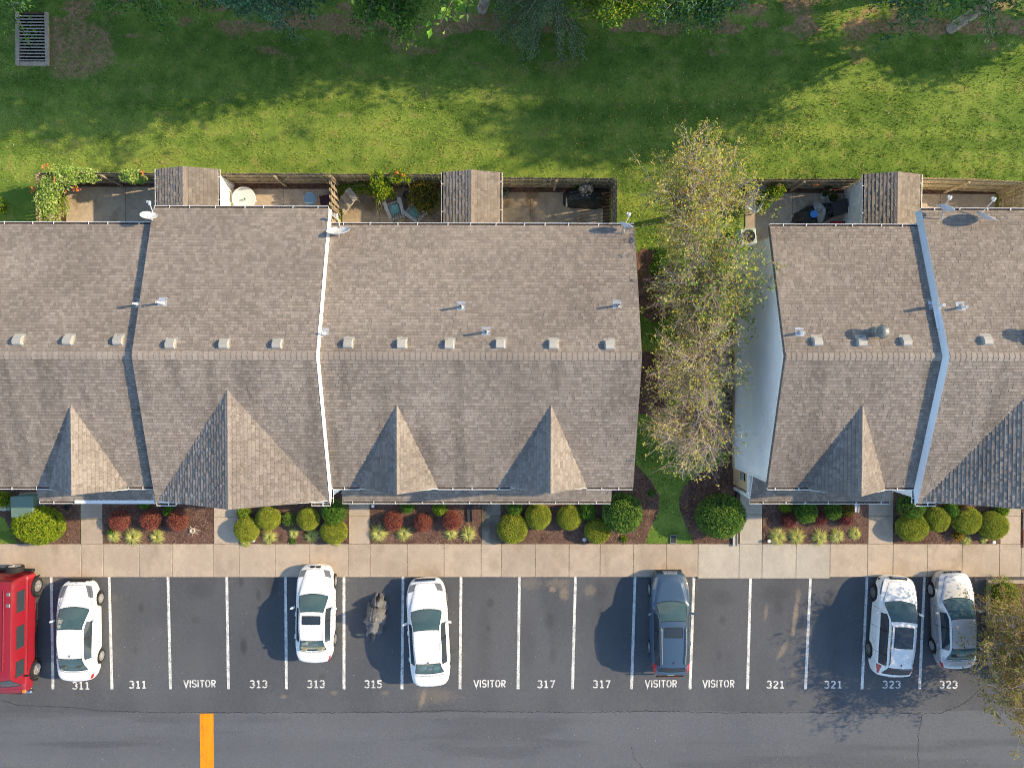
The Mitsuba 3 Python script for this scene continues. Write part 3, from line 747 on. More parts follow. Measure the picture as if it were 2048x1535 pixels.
# --- tall one with the wide gable
h2 = house('taller townhouse of the left row with one wide front gable', XB['b'] - .06, XB['c'] + .02, LOWR + DH, RUN2, (.12, .0))
front_roof(h2, [(XB['b'] + .02, XB['c'] + .0, -10.66, 6.52, -5.42, 4.93)])
# --- double one with two small gables
h3 = house('townhouse with two small front gables at the end of the left row', XB['c'], XB['d'], LOWR, RUN)
front_roof(h3, [(-5.93, -2.86, -4.28, 6.06, -4.92, 4.92), (.18, 3.18, 1.70, 6.06, -4.88, 4.92)])
# --- right row: the one with the exposed grey gable wall
h4 = house('townhouse with the bare pale grey gable end wall, left end of the right row', XB['e'], XB['f'], LOWR, RUN)
front_roof(h4, [(12.32, 15.32, 13.84, 6.06, -4.98, 4.92)])
h5 = house('taller townhouse at the right edge with a wide front gable', XB['f'] + .02, XB['g'], LOWR + DH, RUN2)
front_roof(h5, [(XB['f'] + .14, XB['g'] - .1, 20.2, 6.55, -5.42, 4.93)])
HS = [h1, h2, h3, h4, h5]
for i, h in enumerate(HS):
    tones = (.60, .66, .72) if h is h3 else (.45, .58, .72, .9)
    ridge_caps(h['roof'], h['R0'] + [.02, 0, .012], h['R1'] + [-.02, 0, .012], SA, SA, .205, .165, tones, seed=i)
# gutters along the back eaves and the broken front eaves
def eave(h, x0, x1, back=True, seed=0, y=None, z=None):
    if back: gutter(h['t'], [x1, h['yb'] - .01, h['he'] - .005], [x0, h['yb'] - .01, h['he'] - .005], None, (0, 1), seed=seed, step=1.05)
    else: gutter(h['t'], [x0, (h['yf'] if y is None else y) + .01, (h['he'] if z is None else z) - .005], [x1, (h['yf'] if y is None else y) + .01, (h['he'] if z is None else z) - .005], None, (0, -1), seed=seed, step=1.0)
eave(h1, XB['a'], XB['b'] - .1, True, 1); eave(h2, XB['b'] - .02, XB['c'], True, 2); eave(h3, XB['c'] + .1, XB['d'], True, 3)
eave(h4, XB['e'], XB['f'] - .05, True, 4); eave(h5, XB['f'] + .02, XB['g'], True, 5)
eave(h1, -22.4, -18.45, False, 6); eave(h1, -15.3, XB['b'] - .1, False, 7)
eave(h3, XB['c'] + .12, -5.95, False, 8); eave(h3, -2.82, .14, False, 9); eave(h3, 3.22, XB['d'], False, 10)
eave(h4, XB['e'] + .0, 12.28, False, 11); eave(h4, 15.36, XB['f'] - .06, False, 12)
eave(h2, XB['b'] - .05, XB['b'] + .72, False, 13, -5.48, 4.86); eave(h2, XB['c'] - .75, XB['c'] + .02, False, 14, -5.48, 4.86)
eave(h5, XB['f'] + .0, XB['f'] + .82, False, 15, -5.48, 4.86)
# rake trim: white edge boards of the taller roofs and the step flashing beside them
def step_cover(h, side, dx):
    """bent metal cover from the edge of the taller roof down to the lower one"""
    R, Fp, Bp = h['R0' if side < 0 else 'R1'], h['F0' if side < 0 else 'F1'], h['B0' if side < 0 else 'B1']
    for p in (Bp, Fp):
        q = [np.array(w) for w in ((side * .004, 0, .03), (side * dx, 0, -DH + .035), (side * dx, 0, -DH + .015), (side * .004, 0, -.14))]
        part(h['t'], 'step_flashing', hull([e + w for e in (p, R) for w in q]), M_FLASH2)
def rake(h, side, m, hgt=.14):
    R, Fp, Bp = h['R0' if side < 0 else 'R1'], h['F0' if side < 0 else 'F1'], h['B0' if side < 0 else 'B1']
    for p in (Bp, Fp): part(h['t'], 'rake_board', beam(p + [side * .012, 0, -.085], R + [side * .012, 0, -.085], .022, hgt), m)
step_cover(h2, 1, .06); step_cover(h5, -1, .13)
rake(h2, -1, M_EDGE); rake(h3, 1, M_EDGE); rake(h4, -1, M_EDGE)
part(h5['t'], 'flashing_patch', beam([16.56, 2.55, 6.12], [16.56, 1.55, 6.47], .17, .012), M_FLASH2)

# porch roofs
def porch(h, x0, x1, seed, left_end=True, yfront=-5.80, droopx=None):
    k = numbered(h['t'] + '__porch_roof')
    ze, sl = 2.62, .36
    ytop = h['yw0'] + .02
    A, B = np.array([x0, yfront, ze]), np.array([x1, yfront, ze])
    Cc, D = np.array([x1, ytop, ze + sl * (ytop - yfront)]), np.array([x0, ytop, ze + sl * (ytop - yfront)])
    f = frame_of(A, [1, 0, 0], D - A)
    roof_plane(k, f, plane_poly(f, [A, B, Cc, D]), dirt_shade=.7)
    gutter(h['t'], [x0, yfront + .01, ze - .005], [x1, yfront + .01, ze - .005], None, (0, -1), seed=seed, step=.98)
    part(k, 'beam', bx(((x0 + x1) / 2, yfront + .16, ze - .24), (x1 - x0 - .1, .14, .24)), M_WHITE)
    n = max(2, int((x1 - x0) / 3.2) + 1)
    for i in range(n):
        px_ = x0 + .12 + (x1 - x0 - .24) * i / (n - 1)
        part(h['t'], 'porch_post', cbx((px_, yfront + .17, (ze - .36 + G) / 2), (.15, .15, ze - .36 - G), .012), M_WHITE)
    part(h['t'], 'front_door', cbx((x0 + 1.2, h['yw0'] - .03, 1.17), (.95, .06, 2.05), .01), M_MAROON)
    part(h['t'], 'front_window', cbx((x0 + 3.1, h['yw0'] - .03, 1.45), (1.4, .06, 1.25), .01), M_WHITE)
porch(h1, -20.3, XB['b'] - .0, 21); porch(h3, XB['c'] + .02, 4.54, 22); porch(h4, XB['e'] + .03, 16.74, 23)
# a pale aluminium cover on the left porch gutter
part(h1['t'], 'gutter_cover', beam([-18.75, -5.82, 2.66], [XB['b'] - .02, -5.82, 2.66], .14, .02), M_FLASH2)
# eave return trim at the step between the wide gable and the lower roofs
for x, sx in ((XB['c'] + .10, 1), (XB['f'] - .12, -1), (XB['b'] - .10, -1)):
    hh = h5 if sx < 0 and x > 0 else h2
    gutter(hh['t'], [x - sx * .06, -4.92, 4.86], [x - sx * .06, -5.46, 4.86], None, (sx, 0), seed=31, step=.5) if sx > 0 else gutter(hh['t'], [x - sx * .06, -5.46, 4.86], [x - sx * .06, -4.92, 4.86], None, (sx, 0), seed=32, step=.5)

# doors and windows in the wide gable fronts
def window(h, x, y, z, w_, hg):
    k = part(h['t'], 'window', cbx((x, y, z), (w_ + .16, .07, hg + .16), .01), M_WHITE)
    part(k, 'pane', bx((x, y - .03, z), (w_, .03, hg)), M_DGLASS)
    part(k, 'bar', bx((x, y - .05, z), (.035, .02, hg)), M_WHITE)
    part(k, 'bar', bx((x, y - .052, z), (w_, .02, .035)), M_WHITE)
for h, xd, xs in ((h2, xy(452, 1000)[0], (-11.9, -8.9)), (h5, xy(2020, 1000)[0], (18.4, 20.6))):
    part(h['t'], 'front_door', cbx((xd, -5.17, 1.17), (.95, .06, 2.05), .01), M_MAROON)
    for x in xs: window(h, x, -5.16, 1.6, 1.5, 1.3)
    window(h, (h['X0'] + h['X1']) / 2, -5.16, 4.0, 1.3, 1.0)
# clapboards on the exposed end wall
def clapboards(x, y0, y1, ztop, z0, expo=.19):
    V, F = [], []
    k = 0
    z = z0
    while z < 6.6:
        t = z + expo
        def span(zz):
            a, b = y0, y1
            lim = (LOWR - .13 - zz) / SLOPE
            return max(a, YR - lim), min(b, YR + lim)
        a0, b0 = span(z); a1, b1 = span(t)
        if a0 >= b0: break
        if a1 > b1: a1 = b1 = YR
        V += [(x - .034, a0, z), (x - .034, b0, z), (x - .004, b1, t), (x - .004, a1, t), (x, a0, z), (x, b0, z)]
        F += [[k, k + 2, k + 1], [k, k + 3, k + 2], [k, k + 1, k + 5], [k, k + 5, k + 4]]
        k += 6; z += expo
    return np.array(V), np.array(F)
W4 = XB['e'] + .06
part(h4['t'] + '__wall', 'clapboard', clapboards(W4, h4['yw0'] + .10, h4['yw1'] - .10, 0, .35), M_SIDING, label='pale grey horizontal clapboards', kind='stuff')
for y in (h4['yw0'] + .05, h4['yw1'] - .05):
    part(h4['t'] + '__wall', 'corner_board', bx((W4 - .014, y, 2.35), (.04, .11, 4.6)), M_WHITE)
part(h4['t'] + '__wall', 'foundation', bx((W4 - .02, (h4['yw0'] + h4['yw1']) / 2, .2), (.08, h4['yw1'] - h4['yw0'], .40)), M_TAN)
part(h4['t'], 'porch_side_wall', bx((W4 + .08, h4['yw0'] - .40, 1.15), (.16, .78, 2.1)), M_TAN)
part(h4['t'], 'side_window', bx((W4 - .005, h4['yw0'] - .22, 1.55), (.03, .34, .62)), M_BLACK)
for i in range(3): part(h4['t'] + '__side_window', 'bar', bx((W4 - .025, h4['yw0'] - .22, 1.38 + .16 * i), (.015, .34, .02)), M_WHITE)
part(h4['t'], 'side_beam', bx((W4 + .04, h4['yw0'] - .52, 2.38), (.14, 1.05, .36)), M_WHITE)
part(h4['t'], 'side_lamp', cbx((W4 + .75, h4['yw0'] - .12, 3.2), (.16, .14, .22), .03), M_WHITE)
# end wall of the left row
# roof vents
HRT = {h['t']: h['hr'] for h in HS}
Z = lambda py, hr=LOWR: hr - SLOPE * abs(at(1000, py, 6.3)[1] - YR)
for px, py, h in ((38, 681, h1), (138, 681, h1), (238, 681, h1)): box_vent(h['t'], px, py, HRT[h['t']], seed=px)
for px, py in ((342, 688), (449, 688), (555, 688)): box_vent(h2['t'], px, py, HRT[h2['t']], seed=px)
for px, py in ((697, 687), (804, 688), (899, 689), (1001, 688), (1107, 689), (1219, 690)): box_vent(h3['t'], px, py, HRT[h3['t']], tone=M_OFFWHITE if px > 780 else M_GREYV, seed=px)
for px, py in ((1634, 683), (1722, 684), (1811, 683)): box_vent(h4['t'], px, py, HRT[h4['t']], tone=M_OFFWHITE, seed=px)
for px, py in ((1972, 681), (2062, 681)): box_vent(h5['t'], px, py, HRT[h5['t']], tone=M_OFFWHITE, seed=px)
pipe_vent(h1['t'], 281, 609, h1['hr'], .55, -.0, M_WHITE); pipe_vent(h2['t'], 325, 606, h2['hr'], .5, 0, M_WHITE)
pipe_vent(h3['t'], 648, 667, h3['hr'], .42, 0, M_WHITE); pipe_vent(h3['t'], 922, 614, h3['hr'], .5); pipe_vent(h3['t'], 972, 664, h3['hr'], .55); pipe_vent(h3['t'], 1234, 611, h3['hr'], .5)
pipe_vent(h4['t'], 1599, 666, h4['hr'], .45, 0, M_WHITE); pipe_vent(h4['t'], 1866, 613, h4['hr'], .75, 0, M_WHITE, .06); pipe_vent(h5['t'], 1921, 615, h5['hr'], .42, 0, M_WHITE)
# turbine ventilator
def turbine(h, px, py, z):
    p = on_roof(px, py, z)
    k = numbered(h['t'] + '__turbine_vent')
    part(k, 'base', xf(lathe([(.24, -.1), (.20, .06), (.17, .08), (.17, .34), (.19, .36)], 24), None, p), M_TURB, 30)
    prof = [(.19, .36), (.25, .40), (.275, .50), (.25, .60), (.17, .67), (.09, .69)]
    V, F = [], []
    n = 22
    ms = []
    for i in range(n):
        a = 2 * math.pi * i / n
        P = np.array([[(r * math.cos(a + dz * .5 + w_), r * math.sin(a + dz * .5 + w_), z_) for w_ in (0, .20)] for dz, (r, z_) in zip(np.linspace(0, 1, len(prof)), prof)])
        P[:, 1, :2] *= .94
        m = grid_mesh(P); ms += [m, (m[0], m[1][:, ::-1])]
    ms = cat(ms)
    part(k, 'fins', xf(ms, None, p), M_TURB)
    part(k, 'cap', xf(lathe([(.11, .68), (.10, .71), (.04, .73), (0, .73)], 20), None, p), M_TURB, 30)
turbine(h4, 1752, 664, LOWR); turbine(h5, 2066, 664, LOWR + DH)

# ------------------------------------------------------------------ storage sheds behind the patios
def shed(pxl, pxr, ybk, y_front, label, xr_frac=.5, side_wall=None):
    t = thing('storage_shed', label, 'shed')
    he, hr = 2.40, 2.84
    x0, x1 = xy(pxl, 380, he)[0], xy(pxr, 380, he)[0]
    xc = (x0 + x1) / 2
    roof = numbered(t + '__roof')
    A0, A1 = np.array([x0, y_front, he]), np.array([x0, ybk, he])
    B0, B1 = np.array([x1, y_front, he]), np.array([x1, ybk, he])
    R0, R1 = np.array([xc, y_front, hr]), np.array([xc, ybk, hr])
    f = frame_of(A1, [0, -1, 0], R1 - A1)
    roof_plane(roof, f, plane_poly(f, [A1, A0, R0, R1]), dirt_shade=.35, expo=.15)
    f = frame_of(B0, [0, 1, 0], R0 - B0)
    roof_plane(roof, f, plane_poly(f, [B0, B1, R1, R0]), dirt_shade=.1, expo=.15)
    s = math.atan((hr - he) / (xc - x0))
    ridge_caps(roof, R1 + [0, -.02, .01], R0 + [0, 0, .01], s, s, .21, .15, (.6, .68, .75), seed=int(pxl))
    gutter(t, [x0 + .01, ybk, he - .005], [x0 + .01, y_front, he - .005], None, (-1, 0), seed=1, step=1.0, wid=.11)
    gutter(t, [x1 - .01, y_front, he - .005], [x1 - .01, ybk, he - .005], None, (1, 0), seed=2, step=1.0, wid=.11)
    m = prism(Polygon([(x0 + .16, 0), (x1 - .16, 0), (x1 - .16, he - .06), (xc, hr - .15), (x0 + .16, he - .06)]), 0, ybk - y_front - .12)
    part(t, 'wall', (np.c_[m[0][:, 0], m[0][:, 2] + y_front + .02, m[0][:, 1]], m[1][:, ::-1]), M_SIDING)
    sx = 1 if xc < 0 else -1
    xw = (x1 - .16) if sx > 0 else (x0 + .16)
    part(t, 'corner_board', bx((xw + sx * .012, ybk - .16, 1.2), (.04, .12, 2.2)), M_WHITE)
    part(t, 'door', cbx((xw + sx * .02, ybk - 1.45, 1.12), (.05, .85, 2.0), .01), M_WHITE)
    return t
shed(314, 436, 8.60, h2['yb'] - .3, 'shingled storage shed between the two left patios')
shed(887, 1000, 8.50, h3['yb'] - .3, 'shingled storage shed left of the patio with the covered grill')
shed(1729, 1840, 8.48, h4['yb'] - .3, 'shingled storage shed of the right row')
# ------------------------------------------------------------------ fences: each picket, rail and post a piece
def picket_variants(h, w, th, top='flat'):
    out = []
    for t in (.15, .4, .65, .9):
        m = cat([bx((0, 0, h / 2), (w, th, h))])
        out.append(mikit.ply(m, M_WOOD, uv=np.full((len(m[0]), 2), (t, 0))))
    return out
_PK = {}
def fence(label, pts, inside, h=1.83, m=M_WOOD, gate=None, hfun=None, braces=(), seed=0, w=.135, pitch=.15, shadowbox=False):
    """pts: ground line; inside: +1 if the rails stand on the left of the direction of travel"""
    t = thing('privacy_fence', label, 'fence')
    r = np.random.default_rng(seed)
    for a, b in zip(pts[:-1], pts[1:]):
        a, b = np.array(a, float), np.array(b, float)
        L = np.linalg.norm(b - a); d = (b - a) / L
        nrm = np.array([-d[1], d[0]]) * inside
        ang = math.degrees(math.atan2(d[1], d[0]))
        n = int(L / pitch)
        for i in range(n):
            s = (i + .5) * L / n
            hh = h * (hfun(s / L) if hfun else 1) + r.normal(0, .012)
            key = (round(hh, 2), w, m)
            if key not in _PK:
                _PK[key] = []
                for tt in (.15, .45, .75):
                    mm = hull([(-w / 2, -.009, 0), (w / 2, -.009, 0), (-w / 2, .009, 0), (w / 2, .009, 0), (-w / 2, -.009, hh - .03), (w / 2, -.009, hh - .03), (-w / 2, .009, hh - .03), (w / 2, .009, hh - .03), (-w / 2 + .03, -.009, hh), (w / 2 - .03, -.009, hh), (-w / 2 + .03, .009, hh), (w / 2 - .03, .009, hh)])
                    _PK[key].append(mikit.ply(mm, m, uv=np.full((len(mm[0]), 2), (tt, 0))))
            off = -nrm * (.03 if not shadowbox or i % 2 else -.07)
            p = a + d * s + off
            part(t, 'picket', placed(_PK[key][r.integers(0, 3)], T().translate([p[0], p[1], G - .02]).rotate([0, 0, 1], ang + r.normal(0, 1.2)).rotate([0, 1, 0], r.normal(0, .5))))
        if shadowbox:
            for i in range(n):
                s = (i + .5) * L / n
                if i % 2: continue
        for z in (.35, h * .55, h - .22):
            q0, q1 = a + nrm * .012, b + nrm * .012
            f0, f1 = (hfun(0) if hfun else 1), (hfun(1) if hfun else 1)
            mm = beam([*q0, G + z * f0], [*q1, G + z * f1], .04, .085)
            part(t, 'rail', mm, m, uv=np.full((8, 2), (r.uniform(.5, 1), 0)))
        k = max(1, int(round(L / 2.3)))
        for i in range(k + 1):
            p = a + d * (L * i / k) + nrm * .085
            mm = cbx((p[0], p[1], G + (h - .05) / 2), (.095, .095, h - .05), .008, math.radians(ang))
            part(t, 'post', mm, m, uv=np.full((len(mm[0]), 2), (r.uniform(.4, 1), 0)))
        for s0, s1 in braces:
            p0, p1 = a + d * L * s0 + nrm * .05, a + d * L * s1 + nrm * .05
            mm = beam([*p0, G + .4], [*p1, G + h - .28], .035, .09)
            part(t, 'gate_brace', mm, m, uv=np.full((8, 2), (.8, 0)))
    return t
YF = 8.53
x_s1l, x_s1r = xy(314, 380, 2.35)[0] + .16, xy(436, 380, 2.35)[0] - .16
x_s2l, x_s2r = xy(887, 380, 2.35)[0] + .16, xy(1000, 380, 2.35)[0] - .16
x_s3l, x_s3r = xy(1729, 380, 2.35)[0] + .16, xy(1840, 380, 2.35)[0] - .16
fence('weathered picket fence overgrown with trumpet vine, far left', [(-20.72, h1['yw1'] + .1), (-20.72, YF), (x_s1l, YF)], -1, braces=((.62, .80),), seed=1)
fence('weathered picket fence behind the round white table', [(x_s1r, YF), (-7.86, YF)], -1, braces=((.48, .62),), seed=2)
fence('weathered two-sided divider fence between the table patio and the garden chairs', [(-7.83, h2['yw1'] - .2), (-7.83, YF - .12)], -1, shadowbox=True, seed=3)
fence('weathered picket fence half hidden by yellow-green climbers', [(-7.80, YF), (x_s2l, YF)], -1, h=1.78, seed=4)
fence('dark weathered picket fence round the covered grill', [(x_s2r, 8.40), (4.82, 8.36), (4.82, h3['yw1'] + .05)], -1, h=1.8, braces=((.32, .52),), seed=5)
fence('dark picket fence behind the black covered heap', [(10.62, 8.36), (x_s3l, 8.40)], -1, h=1.75, seed=6)
fence('lighter new wooden fence with a peaked top at the right edge', [(x_s3r, 8.40), (22.98, 8.24), (22.98, h5['yw1'])], -1, h=1.95, m=M_NEWWOOD, hfun=lambda s: 1.10 - .22 * abs(s - .42), seed=7)

# ------------------------------------------------------------------ satellite dishes
def dish(label, px, py, z, base, az, el, size, arm=.75):
    """px, py, z: dish centre; base: pixel of the mast foot on the roof"""
    t = thing('satellite_dish', label, 'satellite dish')
    c = at(px, py, z)
    nrm = np.array([math.cos(el) * math.cos(az), math.cos(el) * math.sin(az), math.sin(el)])
    side = np.array([-math.sin(az), math.cos(az), 0]); up = np.cross(nrm, side)
    R = np.array([side, up, nrm]).T
    prof = [(q * size / 2, .16 * size * (q * q - 1) * .9) for q in np.linspace(0.001, 1, 8)]
    bowl = lathe(prof, 36)
    rim = tube([[size / 2 * math.cos(a), size / 2 * math.sin(a), 0] for a in np.linspace(0, 2 * math.pi, 37)], .010, 6, False)
    bowl = cat([bowl, (bowl[0] - [0, 0, .012], bowl[1][:, ::-1]), rim])
    bowl[0][:, 1] *= 1.0
    part(t, 'reflector', xf(bowl, R, c), M_DISH, 40)
    low = c - up * size * .45 * (1 if up[2] > 0 else -1) - nrm * .03
    tip = c + nrm * arm * .85 - up * (1 if up[2] > 0 else -1) * size * .18
    part(t, 'feed_arm', tube([low - nrm * .05, low + nrm * .10, tip], .019, 8), M_DISH, 40)
    part(t, 'feed_horn', cat([xf(cbx((0, 0, 0), (.10, .09, .17), .02), R, tip), xf(cbx((.09, .0, .02), (.09, .06, .10), .02), R, tip)]), M_DISH)
    b = on_roof(base[0], base[1], base[2])
    part(t, 'mast', tube([b, b + [0, 0, .10], c - nrm * .12 - [0, 0, .05], c - nrm * .05], .022, 10), M_DISH, 40)
    part(t, 'foot', xf(cbx((0, 0, .012), (.16, .20, .014), .004), rx(-SA), b), M_STEEL)
dish('small satellite dish at the corner of the far left patio', 297, 430, 5.35, (307, 441, LOWR + DH), math.radians(74), math.radians(34), .62, .55)
dish('large grey satellite dish above the two-sided divider fence', 676, 460, 5.3, (679, 472, LOWR), math.radians(93), math.radians(28), .92, .62)
dish('edge-on satellite dish at the back right corner of the left row', 1252, 449, 5.45, (1247, 466, LOWR), math.radians(70), math.radians(4), .58, .5)
dish('edge-on satellite dish at the right, nearer the storage shed', 1893, 415, 5.6, (1880, 437, LOWR + DH), math.radians(65), math.radians(6), .62, .5)
dish('tilted satellite dish at the right edge of the picture', 1971, 430, 5.5, (1952, 438, LOWR + DH), math.radians(66), math.radians(22), .80, .75)

# ------------------------------------------------------------------ things on the patios
PZ = G + .035
def legs(t, pts, z, r_, m):
    for x, y, xo, yo in pts: part(t, 'leg', tube([[x, y, z], [xo, yo, PZ]], r_, 8), m, 40)
c = xy(487.5, 397, .74)
t = thing('patio_table', 'round white patio table beside the left storage shed', 'table')
th_ = np.linspace(0, 2 * np.pi, 49)[:-1]
rr_ = .52 + .008 * np.sin(th_ * 16)
part(t, 'table_top', prism(Polygon(np.c_[c[0] + rr_ * np.cos(th_), c[1] + rr_ * np.sin(th_)]), .715, .74), M_TABLE)
part(t, 'rim', tube(np.c_[c[0] + .525 * np.cos(np.r_[th_, 0]), c[1] + .525 * np.sin(np.r_[th_, 0]), np.full(49, .73)], .016, 8, False), M_WHITE, 40)
legs(t, [(c[0] + .36 * a, c[1] + .36 * b, c[0] + .40 * a, c[1] + .40 * b) for a, b in ((1, 0), (-1, 0), (0, 1), (0, -1))], .72, .018, M_WHITE)
t = thing('drinking_glass', 'small pale green glass on the round white table', 'glass')
g_ = at(491, 399, .75)
part(t, 'body', xf(lathe([(0, 0), (.045, 0), (.055, .14), (.050, .14), (.040, .01), (0, .01)], 18), None, (g_[0], g_[1], .741)), mat('pale_glass', pr((.45, .58, .50), .15, .6)), 30)
def armchair(label, px, py, az, m, w=.58):
    t = thing('garden_chair', label, 'chair')
    o = np.r_[xy(px, py, .42), PZ]
    R = rz(az)
    q = lambda mm: xf(mm, R, o)
    th = np.linspace(math.radians(150), math.radians(390), 19)
    back = np.array([[(w / 2 * math.cos(a), w / 2 * math.sin(a) * 1.0 + .02, z) for z in (.40, .62 + .20 * max(0, math.sin(a - math.pi)) if False else .60 + .22 * max(0.0, -math.sin(a)))] for a in th])
    outer = grid_mesh(back); inner = grid_mesh(back * [.90, .90, 1.0])
    part(t, 'back', q(cat([outer, (inner[0], inner[1]), (outer[0], outer[1][:, ::-1]), (inner[0], inner[1][:, ::-1])])), m, 40)
    tp = back[:, 1] * [.95, .95, 1]
    part(t, 'arm_rail', q(tube(tp, .03, 8)), m, 40)
    part(t, 'seat', q(xf(lathe([(0, .40), (w * .44, .41), (w * .46, .39), (w * .44, .37), (0, .37)], 24), None, (0, .02, 0))), m, 30)
    for a, b in ((1, 1), (-1, 1), (1, -1), (-1, -1)): part(t, 'leg', q(tube([[.20 * a, .20 * b, .39], [.25 * a, .25 * b, 0]], .022, 8)), m, 40)
armchair('cream moulded armchair against the left storage shed', 460, 397, math.radians(-90), M_CREAM, .62)
c = xy(620, 397, .5)
t = thing('side_table', 'small round blue glass side table left of the divider fence', 'table')
part(t, 'table_top', xf(lathe([(0, .49), (.29, .49), (.305, .50), (.29, .515), (0, .51)], 32), None, (*c, 0)), M_BLUEG, 30)
legs(t, [(c[0] + .2 * a, c[1] + .2 * b, c[0] + .26 * a, c[1] + .26 * b) for a, b in ((1, .4), (-1, .4), (0, -1))], .49, .012, M_BLACK)
# dark folding chair
t = thing('folding_chair', 'dark maroon folding chair against the divider fence', 'chair')
o = np.r_[xy(651, 402, .4), PZ]; R = rz(math.radians(100))
part(t, 'seat', xf(cbx((0, .0, .42), (.46, .44, .03), .01), R, o), M_MAROON)
part(t, 'back', xf(xf(cbx((0, 0, .24), (.46, .025, .42), .01), rx(.28), (0, -.22, .42)), R, o), M_MAROON)
for s in (-1, 1):
    part(t, 'leg', xf(tube([[.22 * s, -.38, .85], [.22 * s, .22, 0]], .012, 8), R, o), M_STEEL, 40)
    part(t, 'leg', xf(tube([[.24 * s, .22, .42], [.24 * s, -.25, 0]], .012, 8), R, o), M_STEEL, 40)
# stepped slatted plant stand
t = thing('plant_stand', 'stepped slatted wooden plant stand on the stained patio', 'plant stand')
o = np.r_[xy(692, 404, .5), PZ]; R = rz(math.radians(38))
for k, z in enumerate((.25, .50, .75)):
    for j in range(5):
        part(t, 'slat', xf(cbx((-.36 + .33 * k + .058 * j, 0, z), (.042, .62, .022), .004), R, o), M_GREYWOOD)
    for s in (-1, 1): part(t, 'bracket', xf(bx((-.24 + .33 * k, .28 * s, z - .035), (.30, .03, .05)), R, o), M_GREYWOOD)
for s in (-1, 1):
    part(t, 'stringer', xf(beam([-.45, .28 * s, .05], [.5, .28 * s, .78], .03, .07), R, o), M_GREYWOOD)
    part(t, 'leg', xf(beam([.46, .28 * s, .76], [.50, .28 * s, 0], .03, .06), R, o), M_GREYWOOD)
# slatted garden chairs with teal cushions
def adirondack(label, px, py, az, cush):
    t = thing('garden_chair', label, 'chair')
    o = np.r_[xy(px, py, .4), PZ]; R = rz(az)
    q = lambda mm: xf(mm, R, o)
    for j in range(5): part(t, 'seat_slat', q(xf(cbx((0, .28 - .115 * j, .36 - .022 * j), (.52, .098, .022), .005), None)), M_GREYWOOD)
    for j in range(6):
        a = (j - 2.5)
        part(t, 'back_slat', q(beam([a * .088, -.26, .30], [a * .112, -.60, .92 - .012 * a * a], .022, .082)), M_GREYWOOD)
    part(t, 'back_rail', q(cbx((0, -.50, .66), (.60, .05, .05), .008)), M_GREYWOOD)
    for s in (-1, 1):
        part(t, 'arm', q(hull([(s * .25, -.42, .56), (s * .36, -.42, .56), (s * .27, .42, .56), (s * .43, .36, .56), (s * .43, .10, .56), (s * .25, -.42, .59), (s * .36, -.42, .59), (s * .27, .42, .59), (s * .43, .36, .59), (s * .43, .10, .59)])), M_GREYWOOD)
        part(t, 'leg', q(cbx((s * .31, .33, .28), (.05, .09, .56), .008)), M_GREYWOOD)
        part(t, 'leg', q(beam([s * .29, .30, .36], [s * .29, -.55, .02], .035, .10)), M_GREYWOOD)
    k = thing('seat_cushion', cush, 'cushion')
    part(k, 'pad', q(xf(cbx((0, .02, .41), (.44, .44, .075), .03), rx(.18), (0, 0, 0))), M_TEAL, 40)
    part(k, 'piping', q(xf(tube([(.22 * a, .02 + .22 * b, .41) for a, b in ((-1, -1), (1, -1), (1, 1), (-1, 1), (-1, -1))], .012, 6, False), rx(.18))), M_TEALD, 40)
adirondack('grey slatted garden chair with a pale teal cushion, left one of the pair', 790, 418, math.radians(18), 'pale teal cushion on the left slatted garden chair')
adirondack('grey slatted garden chair half under the yellowish bush, right one of the pair', 829, 424, math.radians(50), 'teal patterned cushion on the right slatted garden chair')
t = thing('plant_pot', 'dark blue glazed plant pot left of the yellowish bush', 'plant pot')
part(t, 'pot', xf(lathe([(0, 0), (.12, 0), (.19, .22), (.20, .30), (.17, .30), (.15, .24), (0, .24)], 22), None, (*xy(815, 392, .3), PZ)), mat('blue_glaze', pr((.015, .03, .09), .2, .6)), 30)
part(t, 'soil', xf(lathe([(.155, .255), (0, .26)], 22), None, (*xy(815, 392, .3), PZ)), M_SOIL)
t = thing('plant_pot', 'terracotta coloured pot under the climbing plants', 'plant pot')
part(t, 'pot', xf(lathe([(0, 0), (.10, 0), (.16, .20), (.17, .27), (.14, .27), (.13, .22), (0, .22)], 22), None, (*xy(803, 371, .3), PZ)), mat('terracotta', pr((.42, .27, .14), .8, .2)), 30)
part(t, 'soil', xf(lathe([(.135, .23), (0, .235)], 22), None, (*xy(803, 371, .3), PZ)), M_SOIL)

